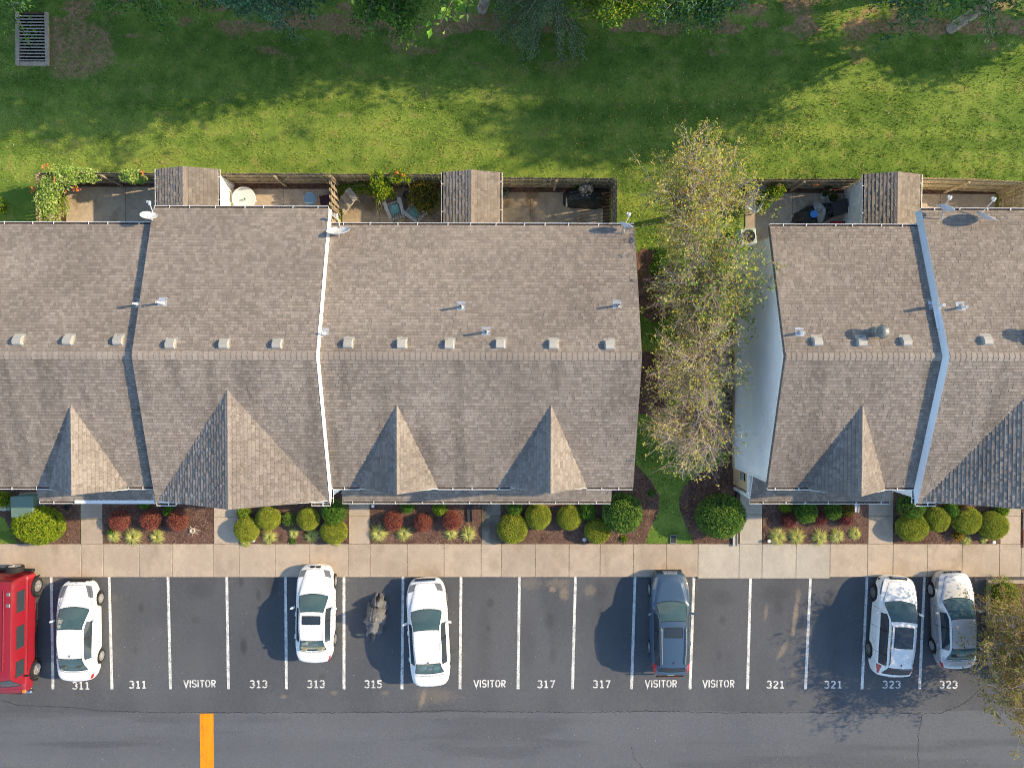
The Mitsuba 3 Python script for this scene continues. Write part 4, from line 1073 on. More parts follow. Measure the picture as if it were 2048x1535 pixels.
# covered shapes: a cloth thrown over a height profile, with folds
def cloth(px, py, hfun, half, folds, seed, az=0.0, z0=PZ, sq=1.0):
    o = np.r_[xy(px, py, .3), z0]
    r = np.random.default_rng(seed)
    th = np.linspace(0, 2 * np.pi, 97)
    rad = np.linspace(0, 1, 30)
    A, B = np.meshgrid(th, rad, indexing='ij')
    k1, k2, k3 = r.uniform(0, 6, 3)
    edge = 1 + folds * (np.sin(A * 9 + k1) * .5 + np.sin(A * 17 + k2) * .35 + np.sin(A * 31 + k3) * .15)
    ca, sa = np.sign(np.cos(A)) * np.abs(np.cos(A)) ** sq, np.sign(np.sin(A)) * np.abs(np.sin(A)) ** sq
    x = half[0] * ca * B * (1 + (edge - 1) * B ** 1.7)
    y = half[1] * sa * B * (1 + (edge - 1) * B ** 1.7)
    z = hfun(x, y, B)
    P = np.stack([x, y, z], -1)
    nz = meshkit.fbm(np.stack([np.cos(A) * 3 + x, np.sin(A) * 3 + y, B * 1.2], -1), 3, seed) - .5
    cre = np.abs(meshkit.fbm(np.stack([x * 2.2 + 3, y * 2.2, z * 1.5], -1), 3, seed + 5) - .5)
    P[..., 2] += (nz * .22 - np.exp(-cre * 40) * .09) * (B < .99) * np.clip(z * 3, 0, 1)
    m = grid_mesh(P)
    return xf(m, rz(az), o)
def two_hump(a, b):
    def f(x, y, B):
        side = np.clip(1 - B ** 6, 0, 1)
        return np.maximum(a(x, y), b(x, y)) * side ** .55
    return f
# grill under a black cover
t = thing('covered_grill', 'black covered grill with a faded cloth, in the fenced patio corner', 'grill')
def grill_h(x, y, B):
    core = .85 * np.exp(-(np.abs(x / .95) ** 6 + np.abs(y / .33) ** 6)) + .28 * np.exp(-((x - .02) / .42) ** 4 - (y / .34) ** 4)
    return core * np.clip((1 - B ** 8), 0, 1) ** .5
part(t, 'cover', cloth(1168, 398, grill_h, (.98, .42), .03, 3, math.radians(-3), sq=.5), M_BTARP, 40)
def cap_h(x, y, B): return 1.16 - .05 * (x / .4) ** 2 - .25 * np.clip(-y - .10, 0, 1) ** 1.3 - .28 * B ** 6
part(t, 'faded_top', cloth(1169, 391, cap_h, (.34, .36), .05, 4, 0, z0=PZ, sq=.6), M_GTARP, 50)
part(t, 'side_shelf', cbx((*xy(1133, 405, .7), .72), (.06, .44, .04), .01), M_GREYWOOD)
for a in (-.7, .7):
    for b in (-.25, .25): part(t, 'leg', cbx((xy(1168, 398, .3)[0] + a, xy(1168, 398, .3)[1] + b, .28), (.05, .05, .36), .008), M_BLACK)
# motorcycle under a grey tarpaulin in the car park
t = thing('covered_motorcycle', 'motorcycle under a crumpled grey tarpaulin in the space marked 315', 'motorcycle')
def moto_h(x, y, B):
    ridge = .98 * np.exp(-((y - .25) / .30) ** 2) + .70 * np.exp(-((y + .35) / .5) ** 4) + .72 * np.exp(-((y - .80) / .22) ** 4)
    ridge = np.minimum(ridge, 1.12)
    wbar = np.where(np.abs(y - .28) < .2, .34, .20)
    core = ridge * (np.exp(-(np.abs(x) / wbar) ** 2.2) * .55 + .45)
    return core * np.clip(1 - B ** 5, 0, 1) ** .45
v_, f_ = cloth(751, 1234, moto_h, (.50, 1.10), .20, 8, math.radians(-11), z0=.01)
part(t, 'tarpaulin', (v_, f_), M_TARP, False)
for yy in (.72, -.70):
    w_ = lathe([(.20, -.05), (.29, -.05), (.31, 0), (.29, .05), (.20, .05)], 24, 'x')
    part(t, 'wheel', xf(w_, rz(math.radians(-11)), np.r_[xy(751, 1234, .3), .31] + rz(math.radians(-11)) @ np.array([0, yy, 0])), M_RUBBER, 40)
# dark covered heap on the right patio
t = thing('covered_heap', 'heap under shiny black plastic with a grey cloth on the right patio', 'covered pile')
def heap_h(x, y, B):
    core = .62 * np.exp(-((x - .55) / .5) ** 4) + .66 * np.exp(-((x + .45) / .45) ** 4)
    return core * np.clip(1 - B ** 4, 0, 1) ** .6
part(t, 'plastic_sheet', cloth(1629, 429, heap_h, (1.02, .46), .10, 21, math.radians(16)), M_BTARP)
def wrap_h(x, y, B): return .70 - .45 * np.abs(y / .55) ** 2.2 - .05 * (x / .2) ** 2
part(t, 'grey_cloth', cloth(1632, 426, wrap_h, (.24, .52), .06, 22, math.radians(14)), M_GTARPL, 50)
t = thing('plastic_lid', 'round bright blue lid lying on the grey cloth', 'lid')
part(t, 'disc', xf(lathe([(0, .02), (.16, .02), (.175, .01), (.17, -.012), (0, -.012)], 28), None, at(1628, 428, .86)), M_BLUE, 30)
part(t, 'knob', xf(lathe([(.03, .02), (.028, .03), (0, .032)], 14), None, at(1628, 428, .86)), M_BLUE, 30)
t = thing('storage_box', 'low dark lidded box beside the black plastic heap, against the shed', 'box')
part(t, 'body', cbx((*xy(1675, 417, .3), .33), (.74, .62, .46), .02, math.radians(16)), M_DARKP)
part(t, 'lid', cbx((*xy(1675, 417, .3), .58), (.78, .66, .05), .015, math.radians(16)), M_DARKP)
t = thing('folding_chair', 'folded red camp chair lying at the back of the right row', 'chair')
o = np.r_[xy(1675, 446, .3), PZ]
part(t, 'seat', xf(cbx((0, 0, .12), (.62, .22, .10), .03), None, o), M_RED, 40)
part(t, 'bag_end', xf(cbx((.40, 0, .12), (.18, .20, .14), .02), None, o), M_DARKP)
for s in (-1, 1): part(t, 'leg', xf(tube([[-.34, .08 * s, .20], [.5, .07 * s, .21]], .011, 8), None, o), M_STEEL, 40)
# white sun lounger under the tree branches
t = thing('patio_bench', 'white slatted patio bench under the tree branches', 'bench')
o = np.r_[xy(1509, 398, .45), PZ]; R = rz(math.radians(-28))
for j in range(6): part(t, 'seat_slat', xf(cbx((-.22 + .085 * j, 0, .43), (.075, 1.25, .02), .005), R, o), M_WHITE)
for j in range(3): part(t, 'back_slat', xf(cbx((.30 + .02 * j, 0, .55 + .13 * j), (.02, 1.25, .10), .005), R, o), M_WHITE)
for s in (-1, 1):
    part(t, 'arm', xf(beam([-.25, .60 * s, .64], [.32, .60 * s, .64], .05, .03), R, o), M_WHITE)
    for a in (-.22, .28): part(t, 'leg', xf(cbx((a, .58 * s, .32), (.05, .05, .64), .006), R, o), M_WHITE)
# air conditioner
t = thing('air_conditioner', 'pale green air conditioner unit under the tree at the back of the grey gable wall', 'air conditioner')
o = np.r_[xy(1496, 473, .78), G]
part(t, 'casing', xf(cbx((0, 0, .38), (.74, .74, .74), .05), rz(.1), o), mat('ac_green', pr((.42, .52, .48), .5, .4)))
part(t, 'fan_well', xf(lathe([(.31, .755), (.29, .757), (0, .753)], 30), None, o), M_GRATE)
for i in range(5): part(t, 'guard_ring', xf(tube([[(.07 + .055 * i) * math.cos(a), (.07 + .055 * i) * math.sin(a), .772] for a in np.linspace(0, 6.2832, 25)], .005, 5, False), None, o), M_STEEL, 40)
for i in range(4): part(t, 'fan_blade', xf(cbx((.14, 0, .762), (.22, .11, .006), .002), rz(i * math.pi / 2 + .3), o), M_DARKP)
# green hose reel near the middle shed
t = thing('garden_hose', 'coiled dark green garden hose beside the middle storage shed', 'hose')
o = np.r_[xy(1010, 383, .3), PZ]
P = [[.15 * math.cos(a) * (1 + .1 * math.sin(a * .31)), .15 * math.sin(a), .03 + a * .0045] for a in np.linspace(0, 31, 140)]
part(t, 'coil', xf(tube(P, .014, 6), None, o), mat('hose_green', pr((.04, .13, .10), .5, .4)), 40)
part(t, 'nozzle', xf(tube([[.14, .02, .18], [.02, -.22, .10]], .018, 8), None, o), M_STEEL, 40)
# hanging decorations on the right back fence
for label, px, py, z, m in (('round orange ornament hung on the dark fence', 1632, 362, 1.5, M_ORANGE), ('faded pink plaque hung on the dark fence', 1557, 362, 1.5, mat('pink', pr((.45, .22, .20), .7, .2)))):
    t = thing('fence_ornament', label, 'ornament')
    p = at(px, py, z); p[1] = 8.22
    part(t, 'face', xf(lathe([(0, .03), (.10, .02), (.13, 0), (.10, -.02), (0, -.02)], 20), rx(-math.pi / 2 + 3.14159), p), m, 30)
    part(t, 'hanger', tube([p + [0, .0, .12], p + [0, .08, .2]], .006, 6), M_STEEL)
for i, (px, py) in enumerate(((1654, 377), (1646, 392), (1660, 400))):
    t = thing('watering_can' if i == 2 else 'plant_pot', ('pale grey pot with a reddish plant by the dark fence', 'pale blue pot below the dark fence', 'pale blue watering can left of the shed on the right patio')[i], 'watering can' if i == 2 else 'plant pot')
    o = np.r_[xy(px, py, .3), PZ]
    part(t, 'body', xf(lathe([(0, 0), (.10, 0), (.15, .24), (.16, .27), (.13, .27), (.12, .2), (0, .2)], 20), None, o), mat(f'pale_pot{i}', pr((.38, .43, .45), .5, .4)), 30)
    part(t, 'rim', xf(tube([[.155 * math.cos(a), .155 * math.sin(a), .27] for a in np.linspace(0, 6.2832, 21)], .012, 6, False), None, o), M_WHITE, 40)
    if i == 2: part(t, 'spout', xf(tube([[.12, 0, .10], [.30, -.02, .30]], .02, 8), None, o), M_WHITE, 40)

# ------------------------------------------------------------------ small things in the beds
t = thing('utility_box', 'green metal utility box behind the big bush at the left', 'utility box')
c = xy(46, 1012, .8)
part(t, 'body', cbx((c[0], c[1], .45), (.98, .92, .80), .03, math.radians(2)), M_GREENBOX)
part(t, 'lid', cbx((c[0], c[1], .87), (1.02, .96, .06), .02, math.radians(2)), M_GREENBOX)
part(t, 'pad', cbx((c[0], c[1], .08), (1.15, 1.1, .12), .02, math.radians(2)), M_WALK)
t = thing('utility_box', 'flat pale green cover with a round cap beside the green utility box', 'utility cover')
c = xy(5, 1010, .2)
part(t, 'plate', cbx((c[0], c[1], .16), (.7, .5, .10), .02), mat('pale_green', pr((.34, .42, .34), .6, .3)))
part(t, 'cap', xf(lathe([(0, .23), (.12, .23), (.14, .21), (.14, .1)], 20), None, (c[0] + .05, c[1] - .12, 0)), M_CREAM, 30)
def downspout_block(label, px, py, ln, m, rot=0.0):
    t = thing('splash_block', label, 'splash block')
    o = np.r_[xy(px, py), G + .04]; R = rz(rot)
    part(t, 'floor', xf(cbx((0, 0, .02), (.22, ln, .03), .008), R, o), m)
    for s in (-1, 1): part(t, 'side', xf(cbx((.10 * s, 0, .05), (.03, ln, .07), .008), R, o), m)
downspout_block('long dark splash block beside the red shrub near the dark front walk', 939.5, 1018, 1.15, M_DARKP, .03)
downspout_block('pale splash block behind the yellow grass clumps', 1711.5, 1012, .55, M_DISH, -.05)
downspout_block('black splash block between the big bush and the left front walk', 137, 1006, .6, M_BLACK, -.35)
downspout_block('wooden edging box beside the large holly and the pale walk', 1469, 1078, .6, M_GREYWOOD, .02)
t = thing('downspout', 'black corrugated downspout at the front corner of the grey gable wall', 'downspout')
p = at(1470, 985, .1)
part(t, 'pipe', tube([p + [.15, .35, 1.9], p + [.12, .3, .4], p + [.08, .18, .1], p + [.02, -.35, .07]], .06, 12), M_BLACK, 40)
part(t, 'elbow', xf(lathe([(.07, 0), (.075, .06), (.07, .12)], 14), None, p + [.12, .3, .35]), M_WHITE, 30)
t = thing('valve_cover', 'round pale valve cover in the mulch between two yews', 'valve cover')
o = np.r_[xy(1168.5, 1078), G + .03]
part(t, 'lid', xf(lathe([(0, .035), (.075, .035), (.085, .03), (.085, 0)], 24), None, o), M_DISH, 30)
part(t, 'ring', xf(lathe([(.085, .0), (.085, .03), (.10, .028), (.10, 0)], 24), None, o), M_STEEL, 30)
t = thing('meter_box', 'dark rectangular meter lid set in the grass strip by the sidewalk', 'meter box')
o = np.r_[xy(1346.5, 1077), G + .03]
part(t, 'lid', xf(cbx((0, 0, .02), (.24, .36, .04), .01), None, o), M_DARKP)
part(t, 'frame', cat([xf(bx((s * .135, 0, .012), (.03, .42, .05)), None, o) for s in (-1, 1)] + [xf(bx((0, s * .195, .012), (.24, .03, .05)), None, o) for s in (-1, 1)]), M_STEEL)
for label, px, py in (('white ground lamp beside the leftmost round yew', 508, 1079), ('small white ground lamp left of the yellow grass, by the pale walk', 1537, 1081), ('white ground lamp at the right end of the yew bed', 1986, 1083), ('small ground lamp in the top left corner of the red shrub bed', 746, 1011)):
    t = thing('ground_lamp', label, 'garden lamp')
    o = np.r_[xy(px, py, .25), G]
    part(t, 'head', xf(lathe([(0, .26), (.07, .25), (.08, .22), (.05, .19), (.04, .12), (0, .12)], 20), rz(0), o), M_WHITE, 30)
    part(t, 'stake', xf(tube([[0, 0, .14], [0, 0, 0]], .015, 8), None, o), M_BLACK, 40)
# stump of a removed shrub
t = thing('dry_stump', 'dry grey stump with roots in the red shrub bed', 'stump')
o = np.r_[xy(386, 1060), G + .03]
r_ = np.random.default_rng(9)
part(t, 'stump', xf(lathe([(.14, 0), (.12, .09), (.10, .11), (.05, .06), (0, .05)], 14), None, o), M_TWIG)
ms = []
for i in range(26):
    a = r_.uniform(0, 6.28); l = r_.uniform(.18, .42)
    ms.append(tube([[.08 * math.cos(a), .08 * math.sin(a), .05], [l * .6 * math.cos(a + .2), l * .6 * math.sin(a + .2), .04], [l * math.cos(a), l * math.sin(a) * .7, .01]], [.014, .009, .004], 5))
part(t, 'root', xf(cat(ms), None, o), M_TWIG)
# brick edging at the far right walk
t = thing('brick_edging', 'row of bricks along the right-most front walk', 'edging')
for i in range(8): part(t, 'brick', cbx((xy(2044.5, 1040)[0] + .05, xy(2044, 1028)[1] - i * .21, G + .04), (.10, .19, .09), .01, (hash_(i) - .5) * .1), M_BRICK if i > 3 else M_WALK)
# storm drain
t = thing('storm_drain', 'concrete framed storm drain with an iron grate, top left corner', 'storm drain')
x0_, y1_ = xy(33, 26); x1_, y0_ = xy(100, 133)
cxm, cym, ww, hh_ = (x0_ + x1_) / 2, (y0_ + y1_) / 2, x1_ - x0_, y1_ - y0_
part(t, 'pit', bx((cxm, cym, G - .02), (ww - .2, hh_ - .2, .06)), M_GRATE)
for s in (-1, 1): part(t, 'frame_side', cbx((cxm + s * (ww / 2 - .08), cym, G + .05), (.16, hh_, .16), .02, s * .006), M_WALK)
part(t, 'frame_end', cbx((cxm, y0_ + .09, G + .045), (ww - .33, .18, .15), .02), M_WALK)
part(t, 'frame_end', cbx((cxm, y1_ - .05, G + .045), (ww - .33, .08, .15), .02), M_SOIL)
for i in range(15):
    yy = y0_ + .19 + (hh_ - .30) * (i + .5) / 15
    part(t, 'bar', cbx((cxm, yy, G + .085), (ww - .30, .050, .05), .01), M_STEELD)

# ------------------------------------------------------------------ cars: lofted bodies, real windows, wheels, lamps, mirrors and seats
from scipy.interpolate import PchipInterpolator
def curve(kf):
    a = np.array(kf, float)
    return PchipInterpolator(a[:, 0], a[:, 1])
_WH = {}
def wheel_meshes(r, w, spokes, m_rim):
    k = (r, w, spokes, m_rim)
    if k not in _WH:
        ty = lathe([(r * .66, -w / 2), (r * .93, -w / 2), (r, -w * .36), (r * 1.0, w * .36), (r * .93, w / 2), (r * .66, w / 2)], 32, 'x')
        rim = [lathe([(0, w * .30), (r * .10, w * .32), (r * .12, w * .28)], 16, 'x'), lathe([(r * .60, w * .44), (r * .67, w * .50), (r * .68, w * .42)], 32, 'x'), lathe([(r * .66, w * .42), (r * .64, -w * .1), (0, -w * .1)], 32, 'x')]
        for i in range(spokes):
            a = 2 * math.pi * i / spokes
            sp = hull([(w * .24, -.030, r * .05), (w * .24, .030, r * .05), (w * .40, -.022, r * .62), (w * .40, .022, r * .62), (w * .34, -.030, r * .05), (w * .34, .030, r * .05), (w * .46, -.022, r * .62), (w * .46, .022, r * .62)])
            rim.append(xf(sp, rx(a)))
        _WH[k] = (mikit.ply(ty, M_RUBBER, 40), mikit.ply(cat(rim), m_rim, 35))
    return _WH[k]
def car(label, px, py, hgt_ref, rot, s, group='parked cars', cat_='car'):
    """px, py: pixel of the car's middle at ground level; rot: degrees, 0 = nose towards the houses"""
    t = thing('parked_car' if cat_ == 'car' else cat_, label, cat_, group)
    c0 = xy(px, py, 0)
    Mw = T().translate([c0[0], c0[1], 0]).rotate([0, 0, 1], rot)
    def add(parent, name, mesh, m, smooth=35, **kw):
        d = mikit.ply(mesh, m, smooth); d['to_world'] = Mw
        return part(parent, name, d, **kw)
    L, W, H = s['L'], s['W'], s['H']
    hw = W / 2
    w, zl, zs, zt, g, dr_, kf = (curve(s[k]) for k in ('w', 'zl', 'zs', 'zt', 'g', 'drop', 'bow'))
    ts = sorted(set(np.round(np.r_[np.linspace(0, .25, 8), np.linspace(0.25, L - .25, int(L / .07)), np.linspace(L - .25, L, 8), s['ws'], s['rw'], [q for r_ in s['sw'] for q in r_], s['hl'], s['tl']], 4)))
    ts = np.array([q for i, q in enumerate(ts) if i == 0 or q - ts[i - 1] > 1e-3])
    n = len(ts)
    J = 18
    P = np.zeros((n, J, 3))
    ra = s['rw_'] + .06
    for i, q in enumerate(ts):
        W_, zL, zS, zT, G_, D_ = float(w(q)) * hw, float(zl(q)), float(zs(q)), float(zt(q)), float(g(q)) * hw, float(dr_(q))
        G_ = min(G_, W_ * .93)
        ze = max(zT - D_, zS + .012)
        y = L / 2 - q
        prof = [(0, zL), (.70 * W_, zL), (.93 * W_, zL + .02), (.985 * W_, zL + .12), (W_, zL + .45 * (zS - zL)), (.992 * W_, zS - .14), (.965 * W_, zS - .03), (.925 * W_, zS + .008)]
        b, e = np.array(prof[-1]), np.array([G_, ze])
        prof += [tuple(b + (e - b) * f + np.array([.012 * math.sin(f * math.pi), 0])) for f in (.10, .5, .90)]
        prof += [tuple(e + (np.array([-.035, .028]) if zT - ze > .03 else np.array([-.02, .004]))), ]
        x1, z1 = prof[-1]
        zc = max(zT, z1 + .001)
        prof += [(x1 * f, zc - (zc - z1) * f ** 2.2) for f in (.86, .68, .5, .32, .16, 0)]
        P[i] = [(x, y, z) for x, z in prof]
    P[:, :, 1] -= kf(ts)[:, None] * (np.abs(P[:, :, 0]) / hw) ** 2
    for yc in s['axles']:
        for i in range(n):
            for j in range(0, 6):
                d2 = ra ** 2 - (P[i, j, 1] - yc) ** 2
                if d2 > 0 and j >= 2:
                    P[i, j, 2] = max(P[i, j, 2], s['rw_'] + math.sqrt(d2) - .015 + (.004 * j))
                elif d2 > 0 and j < 2: P[i, j, 2] = max(P[i, j, 2], P[i, j, 2])
    full = np.concatenate([P, P[:, -2::-1] * [-1, 1, 1]], 1)
    K = full.shape[1]                                  # 35 points: 0..17 right, 18..34 left
    idx = np.arange(n * K).reshape(n, K)
    tm = (ts[:-1] + ts[1:]) / 2
    own = np.zeros((n - 1, K - 1), int)                # 0 body
    names = ['body']
    def claim(name, cond_t, js, both=True):
        names.append(name); k = len(names) - 1
        for j in js: own[cond_t, j] = k
        return k
    inr = lambda a: (tm > a[0]) & (tm < a[1])
    def mir(j): return K - 2 - j
    top = list(range(11, 17))
    claim('windshield', inr(s['ws']), top + [mir(j) for j in top])
    claim('rear_window', inr(s['rw']), top + [mir(j) for j in top])
    for r_ in s['sw']:
        claim('side_window', inr(r_), [8, 9]); claim('side_window', inr(r_), [mir(8), mir(9)])
    for r0, r1 in zip(s['sw'][:-1], s['sw'][1:]): claim('pillar', inr((r0[1], r1[0])), [8, 9]); claim('pillar', inr((r0[1], r1[0])), [mir(8), mir(9)])
    hj = s.get('hlj', [6, 7, 8])
    claim('headlight', inr(s['hl']), hj); claim('headlight', inr(s['hl']), [mir(j) for j in hj])
    tj = s.get('tlj', [5, 6, 7])
    claim('tail_light', inr(s['tl']), tj); claim('tail_light', inr(s['tl']), [mir(j) for j in tj])
    for a_, b_, js, nm in s.get('extra', []): claim(nm, inr((a_, b_)), js + [mir(j) for j in js])
    flat = full.reshape(-1, 3)
    def sub(k):
        ii, jj = np.nonzero(own == k)
        a, b, c_, d = idx[ii, jj], idx[ii, jj + 1], idx[ii + 1, jj + 1], idx[ii + 1, jj]
        F = np.vstack([np.c_[a, b, c_], np.c_[a, c_, d]])
        u, inv = np.unique(F, return_inverse=True)
        return flat[u], inv.reshape(F.shape)[:, ::-1] if s.get('flip') else inv.reshape(F.shape)
    pm = s['paint']
    v, f = sub(0)
    ends = []
    for i, sg in ((0, 1), (n - 1, -1)):
        ring = full[i]
        cen = ring.mean(0)
        vv = np.vstack([ring, cen])
        a = np.arange(K); b = (a + 1) % K
        ff = np.c_[a, b, np.full(K, K)]
        ends.append((vv, ff if sg < 0 else ff[:, ::-1]))
    add(t, 'body', cat([(v, f)] + ends), pm, 32)
    mats_ = {'pillar': M_BLACK, 'windshield': M_GLASS, 'rear_window': s.get('rglass', M_GLASS), 'side_window': M_DGLASS, 'headlight': M_HEADL, 'tail_light': M_REDL, 'trim': M_BLACK, 'bumper': M_DARKP, 'chrome_trim': M_CHROME}
    for k in range(1, len(names)):
        m_ = sub(k)
        if len(m_[1]): add(t, names[k], m_, mats_[names[k]], 40)
    surf = lambda q, j: full[np.argmin(abs(ts - q)), j]
    # dark seals round the glass, shut lines
    def line(pts, r_, name, m=M_BLACK): add(t, name, tube(np.array(pts) + [0, 0, .003], r_, 5), m, False)
    for q in s['ws'] + s['rw']: line([full[np.argmin(abs(ts - q)), j] for j in range(11, K - 11)], .012, 'glass_seal')
    for (a, b), nm in ((s['ws'], 'glass_seal'), (s['rw'], 'glass_seal')):
        ii = [i for i in range(n) if a - 1e-6 <= ts[i] <= b + 1e-6]
        for j in (11, K - 12): line([full[i, j] for i in ii], .010, nm)
    ii = [i for i in range(n) if s['hood'][0] <= ts[i] <= s['ws'][0] - .02]
    for j in (s.get('hoodj', 10), K - 1 - s.get('hoodj', 10)): line([full[i, j] for i in ii], .007, 'shut_line', M_SEAMG)
    i0 = np.argmin(abs(ts - s['hood'][0])); jj = s.get('hoodj', 10)
    line([full[i0, j] for j in range(jj, K - jj)], .007, 'shut_line', M_SEAMG)
    if 'trunk' in s:
        i0 = np.argmin(abs(ts - s['trunk'])); line([full[i0, j] for j in range(10, K - 10)], .007, 'shut_line', M_SEAMG)
    for q in s.get('doors', []):
        for sg in (0, 1): line([full[np.argmin(abs(ts - q)), (K - 1 - j) if sg else j] for j in range(3, 8)], .007, 'shut_line', M_SEAMG)
    # roof drip lines
    a, b = s['ws'][1], s['rw'][0]
    ii = [i for i in range(n) if a <= ts[i] <= b]
    for j in (11, K - 12): line([full[i, j] for i in ii], .006, 'roof_seam', M_SEAMG)
    # wheels
    ty, ri = wheel_meshes(s['rw_'], s.get('tw', .21), s.get('spokes', 7), s.get('rim', M_RIM))
    for yc in s['axles']:
        for sg in (1, -1):
            k = numbered(t + '__wheel')
            M = Mw @ T().translate([sg * (hw - .115), yc, s['rw_']]).rotate([0, 0, 1], 0 if sg > 0 else 180)
            part(k, 'tyre', placed(ty, M)); part(k, 'rim', placed(ri, M))
    # mirrors
    my, mz = L / 2 - s['mir'], float(zs(s['mir'])) + .05
    for sg in (1, -1):
        k = add(t, 'mirror', hull([(sg * (hw * .99), my + .02, mz), (sg * (hw * .99), my - .05, mz + .02), (sg * (hw + .17), my - .02, mz + .02), (sg * (hw + .20), my - .08, mz + .03), (sg * (hw + .02), my - .08, mz + .13), (sg * (hw + .19), my - .09, mz + .13), (sg * (hw + .17), my - .02, mz + .12), (sg * (hw + .03), my + .02, mz + .11)]), s.get('mirm', pm), 30)
    # grille, plates, handles
    for b_ in s.get('boxes', []): add(t, b_[0], cbx(b_[1], b_[2], b_[4] if len(b_) > 4 else .02), b_[3], 30)
    for q in s.get('handles', []):
        for sg in (1, -1): add(t, 'door_handle', cbx((sg * (float(w(q)) * hw * .995 + .012), L / 2 - q, float(zs(q)) - .10), (.035, .20, .03), .01), pm, 30)
    # sun roof and rails
    if 'sun' in s:
        q0, q1, wd = s['sun']
        i0, i1 = np.argmin(abs(ts - q0)), np.argmin(abs(ts - q1))
        ii = range(i0, i1 + 1)
        xs = np.linspace(-wd / 2, wd / 2, 9)
        P2 = np.array([[(x, full[i, 17, 1] - float(kf(ts[i])) * (x / hw) ** 2, np.interp(abs(x), full[i, 12:18, 0][::-1], full[i, 12:18, 2][::-1]) + .006) for x in xs] for i in ii])
        m_ = grid_mesh(P2)
        add(t, 'sunroof', (m_[0], m_[1]) if np.cross(m_[0][m_[1][0, 1]] - m_[0][m_[1][0, 0]], m_[0][m_[1][0, 2]] - m_[0][m_[1][0, 0]])[2] > 0 else (m_[0], m_[1][:, ::-1]), M_DGLASS, True)
        e = np.vstack([P2[0], P2[1:-1, -1], P2[-1, ::-1], P2[-2::-1, 0]])
        line(e, .010, 'sunroof_seal')
    if 'rails' in s:
        ii = [i for i in range(n) if s['rails'][0] <= ts[i] <= s['rails'][1]]
        for j in (11, K - 12):
            pts = np.array([full[i, j] for i in ii]) + [0, 0, .05]
            pts[:, 0] *= .965; pts[0, 2] -= .04; pts[-1, 2] -= .04
            add(t, 'roof_rail', tube(pts, .02, 8), s['railm'], 40)
    if 'antenna' in s:
        q = surf(s['antenna'], 17)
        add(t, 'antenna', hull([(-.02, q[1] + .06, q[2] - .01), (.02, q[1] + .06, q[2] - .01), (-.03, q[1] - .06, q[2] - .01), (.03, q[1] - .06, q[2] - .01), (0, q[1] - .05, q[2] + .06)]), M_DARKP, 30)
    # what shows through the glass
    yws, yrw = L / 2 - s['ws'][0], L / 2 - s['rw'][1]
    sm = s.get('seat', M_SEAT)
    add(t, 'floor', bx((0, (yws + yrw) / 2, .34), (W * .80, yws - yrw - .1, .04)), M_BLACK, False)
    zd = float(zs((s['ws'][0] + s['ws'][1]) / 2))
    add(t, 'dashboard', hull([(sx * hw * .80, y_, z_) for sx in (-1, 1) for y_, z_ in ((yws - .12, zd - .10), (yws - .62, zd - .03), (yws - .70, zd - .28), (yws - .12, zd - .3))]), M_SEAT, 30)
    add(t, 'steering_wheel', xf(tube([[.17 * math.cos(a), .17 * math.sin(a), 0] for a in np.linspace(0, 6.2832, 21)], .016, 6, False), rx(math.radians(62)), (-.36 * hw / .88, yws - .86, zd - .05)), M_BLACK, 40)
    yf = L / 2 - s['ws'][1] - .42
    for y_, cnt in ((yf, 2), (yf - .88, 1)):
        for x_ in ((-.38, .38) if cnt == 2 else (0,)):
            ww_ = .50 if cnt == 2 else W * .68
            add(t, 'seat', cat([cbx((x_, y_, .55), (ww_, .52, .16), .05), xf(cbx((0, 0, .30), (ww_ * .96, .15, .62), .05), rx(.25), (x_, y_ - .30, .58))] + [cbx((hx, y_ - .50, min(1.20, H - .20)), (.26, .10, .17), .04) for hx in ((x_,) if cnt == 2 else (-.36, .36))]), sm, 30)
    if s['rw'][1] - s['rw'][0] > .3:
        add(t, 'parcel_shelf', bx((0, yrw + .32, float(zs(s['rw'][1])) - .04), (W * .66, .58, .03)), s.get('shelf', sm), False)
    for it in s.get('clutter', []): add(t, it[0], xf(cbx((0, 0, 0), it[2], .03), rz(it[4]), (it[1][0], yrw + it[1][1], float(zs(s['rw'][1])) + .04)), it[3], 30)
    return t
M_SEAMG = mat('shut_gap', pr((.05, .05, .05), .7, .2))
